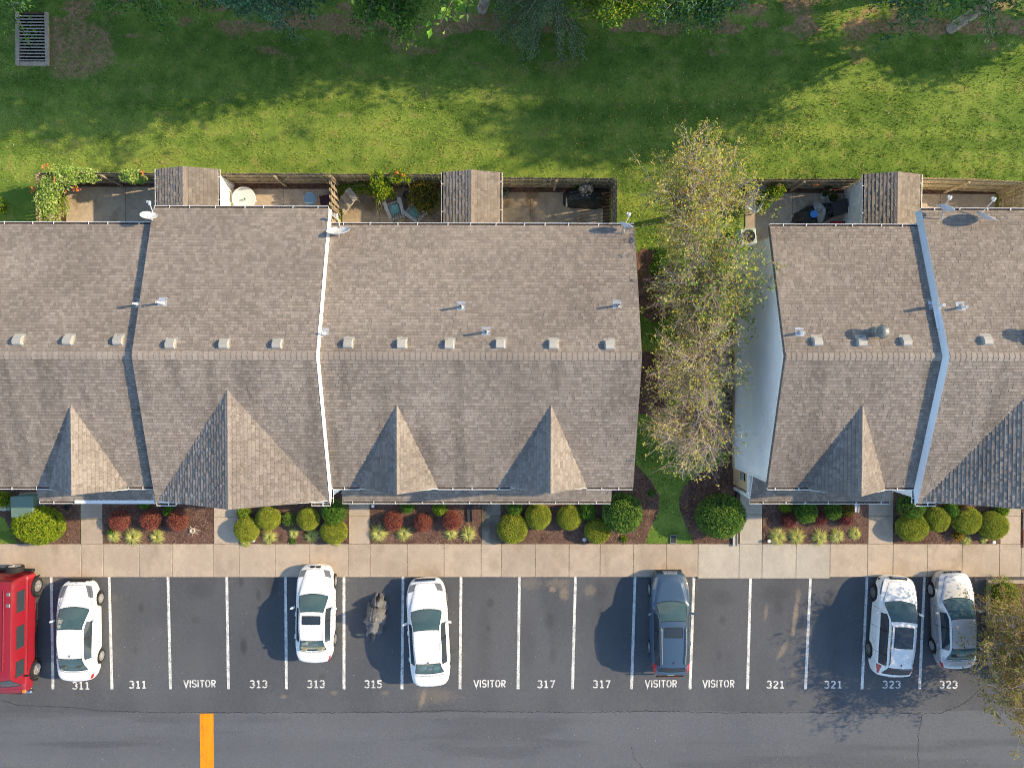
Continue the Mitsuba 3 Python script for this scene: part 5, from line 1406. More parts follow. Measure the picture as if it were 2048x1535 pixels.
def sedan(L, W, H, pm, ws=(1.18, 1.98), roofend=3.35, rwend=3.98, axf=.90, axr=3.55, zh=.94, zd=1.02, **kw):
    s = dict(L=L, W=W, H=H, paint=pm, ws=[ws[0], ws[1]], rw=[roofend, rwend], sw=[(ws[0] + .52, ws[1] + .42), (ws[1] + .50, roofend + .12)], hl=[.16, .52], tl=[L - .30, L - .06],
             w=[(0, .62), (.06, .74), (.22, .86), (.5, .955), (1.0, .995), (L * .5, 1.0), (L - .9, .985), (L - .35, .93), (L - .10, .83), (L, .72)],
             zl=[(0, .30), (.10, .24), (.35, .20), (L * .5, .19), (L - .4, .22), (L - .08, .30), (L, .36)],
             zs=[(0, .56), (.06, .64), (.25, .72), (.7, .80), (ws[0], .86), (L * .5, .92), (roofend, .96), (L - .3, .95), (L - .06, .88), (L, .74)],
             zt=[(0, .58), (.05, .68), (.22, .765), (.6, .86), (ws[0] - .12, zh - .01), (ws[0], zh + .015), ((ws[0] + ws[1]) / 2, zh + .56 * (H - zh)), (ws[1], H - .055), (ws[1] + .45, H), (roofend - .45, H - .02), (roofend, H - .085), ((roofend + rwend) / 2, (H + zd) / 2 + .01), (rwend, zd + .02), (rwend + .12, zd), (L - .16, zd - .03), (L - .05, zd - .10), (L, .76)],
             g=[(0, .30), (.2, .44), (.6, .60), (ws[0], .80), ((ws[0] + ws[1]) / 2, .74), (ws[1], .66), ((ws[1] + roofend) / 2, .665), (roofend, .635), ((roofend + rwend) / 2, .68), (rwend, .74), (L - .3, .72), (L, .52)],
             drop=[(0, .01), (.4, .03), (ws[0], .045), (ws[1], .055), (roofend, .05), (rwend, .03), (L, .01)],
             bow=[(0, .14), (.5, .16), (ws[0], .20), (ws[1], .10), (L * .55, 0), (roofend, -.05), (rwend, -.12), (L, -.13)],
             axles=[L / 2 - axf, L / 2 - axr], rw_=.325, mir=ws[0] + .60, hood=[.16, 0], trunk=rwend + .10, doors=[ws[0] + .28, ws[1] + .46, roofend + .10], handles=[ws[1] + .30, roofend - .05])
    s.update(kw)
    return s
def suv(L, W, H, pm, ws=(1.10, 1.78), roofend=4.05, rwend=4.52, axf=.90, axr=3.58, zh=1.06, **kw):
    s = dict(L=L, W=W, H=H, paint=pm, ws=[ws[0], ws[1]], rw=[roofend, rwend], sw=[(ws[0] + .45, ws[1] + .48), (ws[1] + .56, 3.42), (3.48, roofend - .02)], hl=[.16, .56], tl=[L - .46, L - .10],
             w=[(0, .64), (.06, .76), (.22, .87), (.5, .955), (1.0, .995), (L * .5, 1.0), (L - .8, .99), (L - .3, .94), (L - .08, .86), (L, .78)],
             zl=[(0, .34), (.10, .28), (.35, .25), (L * .5, .24), (L - .4, .27), (L - .08, .36), (L, .44)],
             zs=[(0, .66), (.06, .76), (.25, .84), (.7, .92), (ws[0], .98), (L * .5, 1.03), (3.6, 1.07), (L - .3, 1.10), (L - .06, 1.04), (L, .86)],
             zt=[(0, .70), (.05, .80), (.22, .89), (.6, .98), (ws[0] - .12, zh - .01), (ws[0], zh + .02), ((ws[0] + ws[1]) / 2, zh + .56 * (H - zh)), (ws[1], H - .06), (ws[1] + .45, H - .005), (3.0, H), (roofend - .08, H - .07), (roofend, H - .095), (rwend, 1.16), (L - .06, 1.04), (L, .90)],
             g=[(0, .30), (.2, .46), (.6, .62), (ws[0], .80), ((ws[0] + ws[1]) / 2, .75), (ws[1], .68), (3.0, .68), (roofend, .63), (rwend, .72), (L, .56)],
             drop=[(0, .01), (.4, .03), (ws[0], .045), (ws[1], .06), (roofend, .06), (rwend, .03), (L, .01)],
             bow=[(0, .14), (.5, .16), (ws[0], .20), (ws[1], .10), (L * .55, 0), (roofend, -.08), (rwend, -.10), (L, -.11)],
             axles=[L / 2 - axf, L / 2 - axr], rw_=.355, mir=ws[0] + .52, hood=[.18, 0], doors=[ws[0] + .25, ws[1] + .52, 3.45], handles=[ws[1] + .35, 3.25], tlj=[5, 6, 7, 8])
    s.update(kw)
    return s
def midpx(x_, y_): return x_, y_
def ground_px(X, Y):
    """pixel of a ground point: only used to hand world positions to car()"""
    v = (np.array([X, Y, 0]) - CAM_P) @ CAM_R
    return 1024 + FOCAL * v[0] / -v[2], 767.5 - FOCAL * v[1] / -v[2]
NOSE = lambda L, z, w_: [('grille', (0, L / 2 - .035, z), (w_, .10, .10), M_BLACK, .02)]
car('white compact sedan in the first space marked 311, rear window dark teal', *ground_px(-19.82, -12.16), 0, 0.2,
    sedan(4.60, 1.79, 1.43, M_CARW, ws=(1.10, 1.98), roofend=3.36, rwend=4.02, axf=.90, axr=3.60, spokes=10, hl=[.14, .62], hlj=[7, 8, 9], hoodj=9, antenna=None or 3.2,
          boxes=NOSE(4.60, .60, .70) + [('lower_grille', (0, 2.28, .38), (1.0, .10, .16), M_BLACK), ('emblem', (0, 2.235, .70), (.12, .06, .06), M_CHROME), ('number_plate', (0, -2.30, .62), (.32, .03, .16), M_OFFWHITE)]))
car('white sedan with a glass sunroof in the second space marked 313', *ground_px(-8.87, -11.37), 0, -0.6,
    sedan(4.47, 1.74, 1.40, M_CARW, ws=(1.22, 1.92), roofend=3.28, rwend=3.82, axf=.80, axr=3.53, zh=.95, sun=(2.10, 2.52, .82), spokes=8, hl=[.14, .42], hlj=[7, 8, 9],
          seat=M_SEATL, clutter=[('bag', (.05, .22), (.34, .24, .16), M_SEATL, .2), ('paper_box', (-.38, .26), (.28, .22, .10), M_WHITE, .4)],
          boxes=[('grille', (-.13, 2.17, .665), (.22, .10, .10), M_BLACK), ('grille', (.13, 2.17, .665), (.22, .10, .10), M_BLACK), ('number_plate', (0, -2.235, .72), (.32, .03, .16), M_OFFWHITE)]))
car('large white sedan without sunroof between the covered motorcycle and the VISITOR space', *ground_px(-3.64, -12.23), 0, 3.4,
    sedan(4.95, 1.86, 1.47, M_CARW, ws=(1.30, 2.12), roofend=3.70, rwend=4.26, axf=1.0, axr=3.86, zh=.98, zd=1.06, spokes=6, hl=[.16, .46], hlj=[7, 8, 9], seat=M_SEATL, antenna=3.58, tl=[4.80, 4.93],
          clutter=[('ball', (-.30, .30), (.30, .26, .24), mat('pale_blue', pr((.22, .36, .50), .6, .3)), .3), ('bag', (.34, .22), (.30, .22, .18), M_TEAL, .6), ('paper_box', (.02, .20), (.22, .16, .12), mat('pinkish', pr((.5, .32, .28), .7, .2)), .9), ('paper_box', (.05, .42), (.3, .14, .08), M_SEATL, .1)],
          boxes=NOSE(4.95, .66, .95) + [('chrome_bar', (0, 2.40, .72), (1.0, .07, .04), M_CHROME, .015), ('number_plate', (0, -2.475, .72), (.32, .03, .16), M_OFFWHITE)]))
car('dark blue estate car with roof rails and sunroof in the VISITOR space', *ground_px(7.56, -11.78), 0, 0.3,
    suv(4.74, 1.80, 1.60, M_CARB, ws=(1.26, 2.02), roofend=4.20, rwend=4.50, axf=.92, axr=3.66, zh=1.04, sun=(2.28, 2.74, .80), rails=(2.30, 4.05), railm=M_STEEL, antenna=3.92, spokes=5, hl=[.16, .62], hlj=[6, 7, 8], rglass=M_DGLASS, tl=[4.20, 4.62],
        boxes=[('grille', (0, 2.31, .72), (.62, .12, .20), M_STEEL), ('grille_bar', (0, 2.385, .74), (.66, .05, .05), M_CHROME, .015), ('front_bumper', (0, 2.33, .48), (1.2, .12, .16), M_DARKP), ('rear_bumper', (0, -2.34, .62), (1.35, .12, .12), M_DARKP), ('bike_rack', (0, -2.50, .72), (1.30, .06, .06), M_BLACK), ('bike_rack', (0, -2.42, .66), (.08, .20, .06), M_BLACK), ('rack_lamp', (-.28, -2.53, .73), (.14, .03, .05), M_REDL), ('rack_lamp', (.28, -2.53, .73), (.14, .03, .05), M_REDL), ('number_plate', (0, -2.385, .86), (.32, .03, .16), M_OFFWHITE)]))
car('white crossover with a long glass roof, left of the silver sedan', *ground_px(17.99, -11.95), 0, -4.0,
    suv(4.60, 1.84, 1.66, M_CARW2, ws=(1.02, 1.80), roofend=3.98, rwend=4.40, axf=.90, axr=3.58, zh=1.06, sun=(2.02, 3.0, .84), rails=(1.95, 3.9), railm=M_DARKP, spokes=10, hl=[.14, .66], hlj=[6, 7], rglass=M_DGLASS, rim=M_STEEL, antenna=3.75, tl=[4.02, 4.46], tlj=[6, 7, 8],
        boxes=[('grille', (0, 2.24, .72), (.80, .12, .22), M_BLACK), ('grille_bar', (0, 2.30, .80), (.60, .05, .05), M_CHROME, .015), ('fog_lamp', (.66, 2.10, .50), (.24, .10, .09), M_BLACK), ('fog_lamp', (-.66, 2.10, .50), (.24, .10, .09), M_BLACK), ('rear_bumper', (0, -2.28, .58), (1.4, .10, .14), M_DARKP), ('number_plate', (0, -2.31, .86), (.32, .03, .16), M_OFFWHITE)]))
car('silver sedan beside the planting island, partly under the tree', *ground_px(20.84, -11.68), 0, 2.2,
    sedan(4.50, 1.80, 1.45, M_CARS, ws=(1.12, 1.94), roofend=3.36, rwend=3.98, axf=.90, axr=3.55, spokes=9, hl=[.14, .60], hlj=[5, 6, 7], antenna=3.25,
          boxes=NOSE(4.50, .60, .80) + [('emblem', (0, 2.21, .69), (.16, .06, .05), M_CHROME), ('number_plate', (0, -2.25, .66), (.32, .03, .16), M_OFFWHITE)]))
# red van, tail towards the houses: cut by the left edge of the picture
van = dict(L=5.55, W=2.04, H=2.08, paint=M_CARR, ws=[.42, .98], rw=[5.49, 5.5], sw=[], hl=[.05, .16], tl=[5.38, 5.48], hlj=[6, 7], tlj=[3, 4, 5],
           w=[(0, .84), (.10, .92), (.4, .98), (1.0, 1.0), (5.2, 1.0), (5.45, .985), (5.55, .96)],
           zl=[(0, .45), (.2, .42), (2.5, .40), (5.3, .42), (5.55, .48)],
           zs=[(0, .90), (.1, 1.0), (.5, 1.06), (1.0, 1.10), (5.4, 1.10), (5.55, 1.06)],
           zt=[(0, .96), (.08, 1.06), (.42, 1.20), (.70, 1.62), (.98, 1.98), (1.3, 2.06), (2.5, 2.08), (5.1, 2.07), (5.40, 2.02), (5.50, 1.86), (5.55, 1.60)],
           g=[(0, .74), (.2, .82), (.42, .84), (.98, .83), (1.5, .85), (5.3, .85), (5.5, .82), (5.55, .80)],
           drop=[(0, .02), (.42, .05), (.98, .12), (5.3, .12), (5.55, .06)],
           bow=[(0, .12), (.42, .16), (.98, .10), (2.0, 0), (5.0, 0), (5.55, -.03)],
           axles=[5.55 / 2 - .95, 5.55 / 2 - 4.85], rw_=.385, tw=.25, spokes=6, mir=.95, hood=[.12, 0], doors=[1.05, 2.1, 3.35], mirm=M_BLACK,
           boxes=[('front_bumper', (0, 2.80, .55), (1.90, .16, .24), M_CHROME, .04), ('rear_bumper', (0, -2.84, .55), (1.9, .14, .18), M_BLACK, .03),
                  ('tyre_carrier', (-.55, -2.92, .95), (1.1, .06, .07), M_BLACK), ('tyre_carrier', (.35, -2.92, .95), (.9, .06, .07), M_BLACK),
                  ('turn_signal', (-.86, 2.60, 1.03), (.16, .14, .08), M_ORANGE), ('grille', (0, 2.77, .82), (1.3, .06, .2), M_BLACK)]
           + [('roof_rib', (x_, -.55, 2.065), (.045, 3.6, .035), M_CARR, .012) for x_ in (-.56, -.34, -.12, .12, .34, .56)]
           + [('roof_vent', (-.72, -1.65, 2.0), (.18, .16, .06), M_STEEL), ('roof_vent', (-.72, -2.15, 1.99), (.18, .16, .06), M_STEEL)])
vt = car('red van with a spare tyre on its tail, at the left edge', *ground_px(-22.90, -12.20), 0, 178.6, van, cat_='van')
_c0 = np.array([-22.90, -12.20]); _Mv = T().translate([_c0[0], _c0[1], 0]).rotate([0, 0, 1], 178.6)
def vadd(parent, name, mesh, m, sm=30):
    d = mikit.ply(mesh, m, sm); d['to_world'] = _Mv
    return part(parent, name, d)
# spare wheel on the tail
ty_, ri_ = wheel_meshes(.385, .25, 6, M_RIM)
k = numbered(vt + '__spare_wheel')
M_ = _Mv @ T().translate([-.36, -3.02, 1.02]).rotate([0, 0, 1], -90)
part(k, 'tyre', placed(ty_, M_)); part(k, 'rim', placed(ri_, M_))
# side windows: framed panes set in the red side (its right side in the picture is its own left side)
def side_quad(y0, y1, f0, f1, off):
    b, e = np.array([.925 * 1.02, 1.108]), np.array([.85 * 1.02, 1.96])
    nrm = np.array([e[1] - b[1], -(e[0] - b[0])]); nrm /= np.linalg.norm(nrm)
    pts = []
    for o_ in (off, off - .03):
        for y_ in (y0, y1):
            for f_ in (f0, f1):
                p = b + (e - b) * f_ + nrm * o_
                pts.append((p[0], y_, p[1]))
    return hull(pts)
for sg in (1, -1):
    for y0_, y1_ in ((-2.15, -1.25), (-.55, .40), (1.02, 1.68)):
        k = numbered(vt + '__side_window')
        fr_ = side_quad(y0_ - .03, y1_ + .03, .12, .68, .022); pn_ = side_quad(y0_, y1_, .16, .64, .034)
        for nm, m_, mm_ in (('frame', fr_, M_DARKP), ('pane', pn_, M_DGLASS)):
            m_ = (m_[0] * [sg, 1, 1], m_[1] if sg > 0 else m_[1][:, ::-1])
            vadd(k, nm, m_, mm_, False)
    for yc in van['axles']:
        A = [[sg * 1.045, yc + .47 * math.cos(a), .385 + .47 * math.sin(a)] for a in np.linspace(-.15, math.pi + .15, 17)]
        vadd(vt, 'fender_flare', tube(A, .05, 8), M_BLACK, 40)
    vadd(vt, 'side_step', tube([[sg * 1.04, -1.3, .45], [sg * 1.06, 1.2, .45]], .045, 8), M_BLACK, 40)
    vadd(vt, 'body_trim', beam([sg * 1.012, -2.5, 1.02], [sg * 1.012, 1.7, 1.02], .02, .05), M_CARR, False)
# ------------------------------------------------------------------ plants
def leaf_mesh(P, D, Nn, ln, wd, cols, seed, fold=.25):
    """P roots, D directions, Nn rough normals, ln, wd sizes (n,), cols (n,3)"""
    D = D / np.maximum(np.linalg.norm(D, axis=1, keepdims=True), 1e-9)
    S = np.cross(D, Nn); S /= np.maximum(np.linalg.norm(S, axis=1, keepdims=True), 1e-9)
    N2 = np.cross(S, D)
    ln, wd = ln[:, None], wd[:, None]
    a = P
    b = P + D * ln * .45 + S * wd / 2 + N2 * wd * fold
    c = P + D * ln
    d = P + D * ln * .45 - S * wd / 2 + N2 * wd * fold
    V = np.stack([a, b, c, d], 1).reshape(-1, 3)
    i = np.arange(len(P))[:, None] * 4
    F = np.vstack([i + [0, 1, 2], i + [0, 2, 3]])
    return (V, F), np.repeat(cols, 4, 0)
def pick(r, cols, n, var=.18):
    cols = np.asarray(cols)
    return cols[r.integers(0, len(cols), n)] * r.uniform(1 - var, 1 + var, (n, 1))
def unit(r, n):
    v = r.normal(0, 1, (n, 3))
    return v / np.linalg.norm(v, axis=1, keepdims=True)
def dome_points(r, n, rad, hgt, bump, seed, zmin=.02, power=.0, depth=.12):
    """points near the surface of a rounded bush standing on z=0; returns points and outward normals"""
    d = unit(r, n)
    d[:, 2] = np.where(d[:, 2] < -.55, -d[:, 2], d[:, 2])
    rx_, ry_, c = rad[0], rad[1], hgt / 2
    nz = meshkit.fbm(d * 2.6 + seed, 3, seed)
    k = 1 + bump * (nz - .5) * 2
    k = k * (1 - depth * r.random(n) ** 2)
    P = d * k[:, None] * [rx_, ry_, c] + [0, 0, c]
    nn = d / [rx_, ry_, c]
    nn /= np.linalg.norm(nn, axis=1, keepdims=True)
    return P[P[:, 2] > zmin], nn[P[:, 2] > zmin]
def core(rad, hgt, seed, k=.86, bump=.1):
    m = trimesh.creation.icosphere(3)
    v = np.array(m.vertices)
    kk = k * (1 + bump * (meshkit.fbm(v * 2.6 + seed, 3, seed) - .5) * 2)
    v = v * kk[:, None] * [rad[0], rad[1], hgt / 2] + [0, 0, hgt / 2]
    v[:, 2] = np.maximum(v[:, 2], 0)
    return v, np.array(m.faces)
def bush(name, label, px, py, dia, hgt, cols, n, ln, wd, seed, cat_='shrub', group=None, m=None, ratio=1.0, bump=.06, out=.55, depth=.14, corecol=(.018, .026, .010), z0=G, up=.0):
    r = np.random.default_rng(seed)
    t = thing(name, label, cat_, group)
    o = np.r_[xy(px, py, hgt * .6), z0]
    rad = (dia / 43.4 / 2, dia * ratio / 43.4 / 2)
    P, N = dome_points(r, n, rad, hgt, bump, seed, depth=depth)
    D = N * out + unit(r, len(P)) * .75 + [0, 0, up]
    m_, c_ = leaf_mesh(P - D * (ln * .3)[..., None] if np.ndim(ln) else P - D * ln * .3, D, N + unit(r, len(P)) * .5, ln * r.uniform(.6, 1.3, len(P)), wd * r.uniform(.7, 1.3, len(P)), pick(r, cols, len(P)) * (.72 + .56 * meshkit.fbm(P * 5, 2, seed))[:, None], seed)
    part(t, 'foliage', xf(m_, None, o), m or M_LEAF, color=c_)
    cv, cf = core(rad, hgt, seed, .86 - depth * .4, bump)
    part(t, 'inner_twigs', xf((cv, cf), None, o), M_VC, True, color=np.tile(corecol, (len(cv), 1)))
    return t
YEW = [(0.26, 0.351, 0.055), (0.381, 0.441, 0.067), (0.503, 0.518, 0.08), (0.213, 0.304, 0.061), (0.609, 0.564, 0.107)]
GRN = [(0.11, 0.248, 0.037), (0.156, 0.304, 0.044), (0.083, 0.193, 0.04), (0.212, 0.35, 0.064)]
HOLLY = [(0.066, 0.166, 0.04), (0.121, 0.255, 0.044), (0.221, 0.365, 0.062), (0.048, 0.121, 0.04), (0.376, 0.464, 0.099)]
BRIGHT = [(0.209, 0.323, 0.023), (0.323, 0.408, 0.03), (0.142, 0.247, 0.034), (0.418, 0.446, 0.042), (0.266, 0.361, 0.027)]
REDB = [(0.312, 0.084, 0.084), (0.432, 0.131, 0.108), (0.24, 0.075, 0.084), (0.384, 0.187, 0.108), (0.216, 0.14, 0.072), (0.528, 0.14, 0.12)]
i = 0
for px, py, d, lab, ra in (
    (494, 1058, 50, 'round clipped yew at the left end of the bed below the wide gable', 1.0), (537, 1036, 49, 'round clipped yew behind the first one, below the wide gable', .92), (617, 1037, 45, 'round clipped yew left of the bright green shrub below the wide gable', 1.0), (668, 1062, 54, 'round clipped yew in front of the bright green shrub below the wide gable', .92),
    (1025, 1056, 60, 'largest round yew, beside the dark stained front walk', 1.0), (1076, 1032, 53, 'round yew second from the dark stained front walk', 1.0), (1139, 1034, 50, 'darker round yew left of the bright green shrub, end of the left row', 1.0), (1195, 1061, 53, 'round yew half shaded by the large holly of the left row', .92),
    (1824, 1054, 66, 'large round yew at the left of the right-hand bed', .84), (1873, 1038, 50, 'smaller round yew half hidden behind the large one in the right-hand bed', 1.0), (1932, 1040, 62, 'round yew behind the yellow flowering plant in the right-hand bed', .88), (1986, 1050, 60, 'round yew at the right end of the right-hand bed', .95)):
    bush('yew_ball', lab, px, py, d, .72 + .02 * (i % 3), YEW, 11000, .062, .024, 40 + i, 'shrub', 'round clipped yews in the front beds', ratio=ra, bump=.10, out=.9, depth=.10, corecol=(.15, .16, .03))
    i += 1
bush('holly_bush', 'large glossy holly ball at the end of the left row', 1245, 1026, 80, 1.5, HOLLY, 5200, .085, .045, 61, m=M_GLOSSLEAF, bump=.05, depth=.16)
bush('holly_bush', 'large glossy holly ball left of the pale front walk', 1442, 1032, 100, 1.45, HOLLY, 7200, .085, .045, 62, m=M_GLOSSLEAF, bump=.05, ratio=.9, depth=.16)
bush('laurel_bush', 'wide yellow-green bush in front of the green utility box', 77, 1050, 106, .95, BRIGHT, 5600, .10, .045, 63, m=M_GLOSSLEAF, bump=.09, ratio=.72, depth=.2, corecol=(.03, .05, .012))
for j, (px, py, d, lab) in enumerate((
    (239, 1040, 43, 'red barberry ball beside the left front walk'), (301, 1039, 42, 'red barberry ball in the middle of the left bed'), (356, 1040, 43, 'red barberry ball beside the dry stump'),
    (786, 1041, 40, 'red barberry ball nearest the second front walk, middle bed'), (846, 1045, 38, 'deepest red barberry ball in the middle bed'), (905, 1040, 40, 'thin brownish barberry beside the long splash block'),
    (1576, 1040, 32, 'thin reddish barberry at the left of the five-clump bed'), (1639, 1036, 30, 'small crimson barberry between two green shrubs'), (1691, 1036, 30, 'small dark crimson barberry below the yellowing shrub'))):
    bush('barberry', lab, px, py, d, .62 if j < 6 else .5, REDB if j < 6 else [(.24, .05, .06), (.32, .08, .09), (.16, .05, .05), (.33, .17, .13)], 3000 if j < 6 else 1300, .055, .024, 70 + j, 'shrub', 'red barberries in the front beds', bump=.16, depth=.35, corecol=(.035, .018, .014))
for j, (px, py, d, h, cols, lab, kw) in enumerate((
    (669, 1023, 52, 1.0, GRN, 'bright green feathery shrub at the corner of the wide gable', {}), (816, 1012, 27, .6, GRN, 'small green shrub under the porch gutter, middle bed left', {}), (879, 1016, 29, .6, GRN + BRIGHT, 'half bare green shrub under the porch gutter, middle bed right', {}),
    (578, 1037, 27, .45, HOLLY + [(.4, .42, .1)], 'small variegated shrub between two yews below the wide gable', {}), (1030, 1013, 34, .8, GRN, 'green shrub behind the largest yew', {}), (1174, 1021, 36, .8, GRN, 'bright green drooping shrub left of the large holly, left row', {}),
    (1611, 1022, 46, .85, GRN + HOLLY, 'larger dense green shrub under the right porch gutter', {}), (1665, 1021, 35, .8, GRN + HOLLY, 'smaller dense green shrub under the right porch gutter', {}), (1693, 1018, 27, .7, [(.25, .21, .05), (.30, .24, .06), (.16, .15, .04)], 'yellowing shrub right of two green shrubs under the right porch', {}), (1570, 1011, 26, .5, GRN + BRIGHT, 'small sparse shrub at the porch edge beside the pale walk', {}),
    (1822, 1012, 56, 1.1, GRN + [(.16, .22, .06)], 'light green feathery shrub at the corner gutter of the right-edge house', {}), (1900, 1018, 30, .7, GRN, 'small green shrub under the right-edge gable', {}), (1921, 1019, 26, .6, [(.20, .13, .08), (.15, .11, .06), (.12, .13, .05)], 'brownish shrub under the right-edge gable', {}), (2002, 1017, 28, .6, GRN + BRIGHT, 'small light shrub by the right-most front walk', {}),
    (489, 1025, 27, .5, HOLLY + BRIGHT, 'small dark shrub behind the leftmost yew', {}), (339, 1021, 20, .4, GRN, 'tiny green shrub behind the third red barberry', {}), (6, 999, 34, .8, BRIGHT, 'yellow-green shrub at the left edge behind the utility cover', {}), (291, 1008, 20, .4, GRN, 'tiny green plant under the far left porch gutter', {}),
    (850, 395, 72, 1.25, [(.24, .21, .03), (.32, .26, .04), (.16, .17, .03), (.38, .28, .05)], 'spreading olive-yellow bush over the slatted chairs', {'z0': PZ}),
    (-4, 412, 36, 1.0, BRIGHT + GRN, 'light green shrub at the left edge beside the lawn', {}), (2052, 372, 30, 1.6, HOLLY, 'dark green shrub at the right end of the new fence', {}), (2046, 402, 22, .8, BRIGHT, 'yellow-green plant at the right end of the new fence', {}),
    (1325, 512, 40, .5, GRN, 'low green shrub at the edge of the back oval bed', {}), (1312, 538, 30, .35, GRN, 'small low plant in the back oval bed', {}))):
    bush('green_shrub', lab, px, py, d, h, cols, 2600 if d > 40 else 1300, .085, .035, 90 + j, bump=.22, depth=.4, up=.3, **kw)
# small perennials
for j, (px, py, d, h, cols, lab) in enumerate((
    (1914, 1070, 22, .35, [(.55, .38, .04), (.62, .30, .05), (.25, .30, .05)], 'yellow and orange flowering plant in front of the right yews'), (225, 1062, 12, .3, GRN, 'small green plant beside the first yellow grass clump'),
    (1654, 374, 26, .55, [(.30, .13, .08), (.20, .17, .05), (.35, .2, .12)], 'reddish potted plant by the dark fence'), (1665, 396, 24, .5, [(.16, .17, .03), (.22, .2, .04)], 'olive plant beside the shed on the right patio'), (1648, 388, 16, .4, [(.2, .18, .03), (.12, .15, .03)], 'small yellowish plant in the pale blue pot'),
    (1153, 378, 15, .6, GRN, 'small green weed left of the covered grill'), (1176, 377, 14, .6, GRN, 'small green weed behind the covered grill'), (586, 1080, 14, .1, GRN, 'low weed in the mulch beside the small yellow grass'), (1302, 985, 14, .12, GRN, 'low green weed in the mulch by the grass path'), (1247, 1076, 14, .12, GRN + BRIGHT, 'low weed in front of the large holly, left row'))):
    bush('small_plant', lab, px, py, d, h, cols, 260, .08, .034, 130 + j, 'plant', bump=.3, depth=.6, up=.4, z0=PZ if py < 420 else G)
# ornamental grass clumps
def grass_clump(label, px, py, dia, seed):
    r = np.random.default_rng(seed)
    t = thing('ornamental_grass', label, 'ornamental grass', 'yellow ornamental grass clumps in the front beds')
    o = np.r_[xy(px, py, .2), G]
    R_ = dia / 43 / 2
    def tuft(n, cols, rmin, rmax):
        a = r.uniform(0, 6.2832, n); el = r.uniform(.35, 1.45, n)
        ln = R_ * r.uniform(rmin, rmax, n)
        s = np.linspace(0, 1, 5)
        hx = np.cos(el)[:, None] * s * ln[:, None] * 1.1 + (s ** 2.2) * ln[:, None] * .35
        z = np.sin(el)[:, None] * s * ln[:, None] * 1.15 - (s ** 2.4) * ln[:, None] * .75 + .02
        d = np.c_[np.cos(a), np.sin(a)]; sd = np.c_[-d[:, 1], d[:, 0]]
        wv = np.array([.9, 1.0, .85, .55, .05]) * .011
        C_ = np.concatenate([d[:, None, :] * hx[..., None], np.maximum(z, .01)[..., None]], -1)
        S_ = np.concatenate([sd, np.zeros((n, 1))], 1)[:, None, :] * wv[None, :, None]
        L_, Rr = C_ + S_, C_ - S_
        V = np.stack([L_, Rr], 2).reshape(n, 10, 3)
        base = np.arange(n)[:, None] * 10
        F = np.vstack([np.vstack([base + [2 * q, 2 * q + 1, 2 * q + 3], base + [2 * q, 2 * q + 3, 2 * q + 2]]) for q in range(4)])
        return (V.reshape(-1, 3), F), np.repeat(pick(r, cols, n, .2), 10, 0)
    a, ca = tuft(230, [(.62, .60, .22), (.52, .55, .16), (.70, .66, .32), (.45, .50, .12)], .75, 1.1)
    b, cb = tuft(110, [(.22, .34, .06), (.30, .42, .08), (.42, .48, .12)], .3, .75)
    part(t, 'outer_blades', xf(a, None, o), M_LEAF, color=ca)
    part(t, 'inner_blades', xf(b, None, o), M_LEAF, color=cb)
for j, (px, py, d, lab) in enumerate((
    (226, 1071, 31, 'first yellow grass clump beside the left front walk'), (265, 1073, 40, 'largest yellow grass clump of the left bed'), (314, 1073, 35, 'yellow grass clump right of the largest one, left bed'),
    (538, 1073, 36, 'yellow grass clump between two yews below the wide gable'), (586, 1066, 24, 'smallest yellow grass clump below the wide gable'), (623, 1071, 34, 'yellow grass clump left of the front right yew below the wide gable'), (490, 1083, 26, 'yellow grass peeking out under the leftmost yew'), (672, 1084, 20, 'yellow grass tips under the front right yew below the wide gable'),
    (756, 1065, 42, 'yellow grass clump at the left of the middle bed'), (807, 1066, 36, 'second yellow grass clump of the middle bed'), (901, 1066, 31, 'third yellow grass clump of the middle bed'), (936, 1068, 36, 'yellow grass clump beside the dark stained front walk'),
    (1555, 1073, 42, 'first of five yellow grass clumps, beside the pale walk'), (1593, 1072, 38, 'second of the five yellow grass clumps'), (1639, 1074, 38, 'third of the five yellow grass clumps'), (1673, 1071, 34, 'fourth of the five yellow grass clumps'), (1710, 1067, 29, 'smallest and last of the five yellow grass clumps'),
    (1933, 1079, 25, 'yellow grass clump beside the yellow flowers at the right'), (1968, 1080, 18, 'small yellow grass tuft under the right-most yew'))):
    grass_clump(lab, px, py, d, 200 + j)

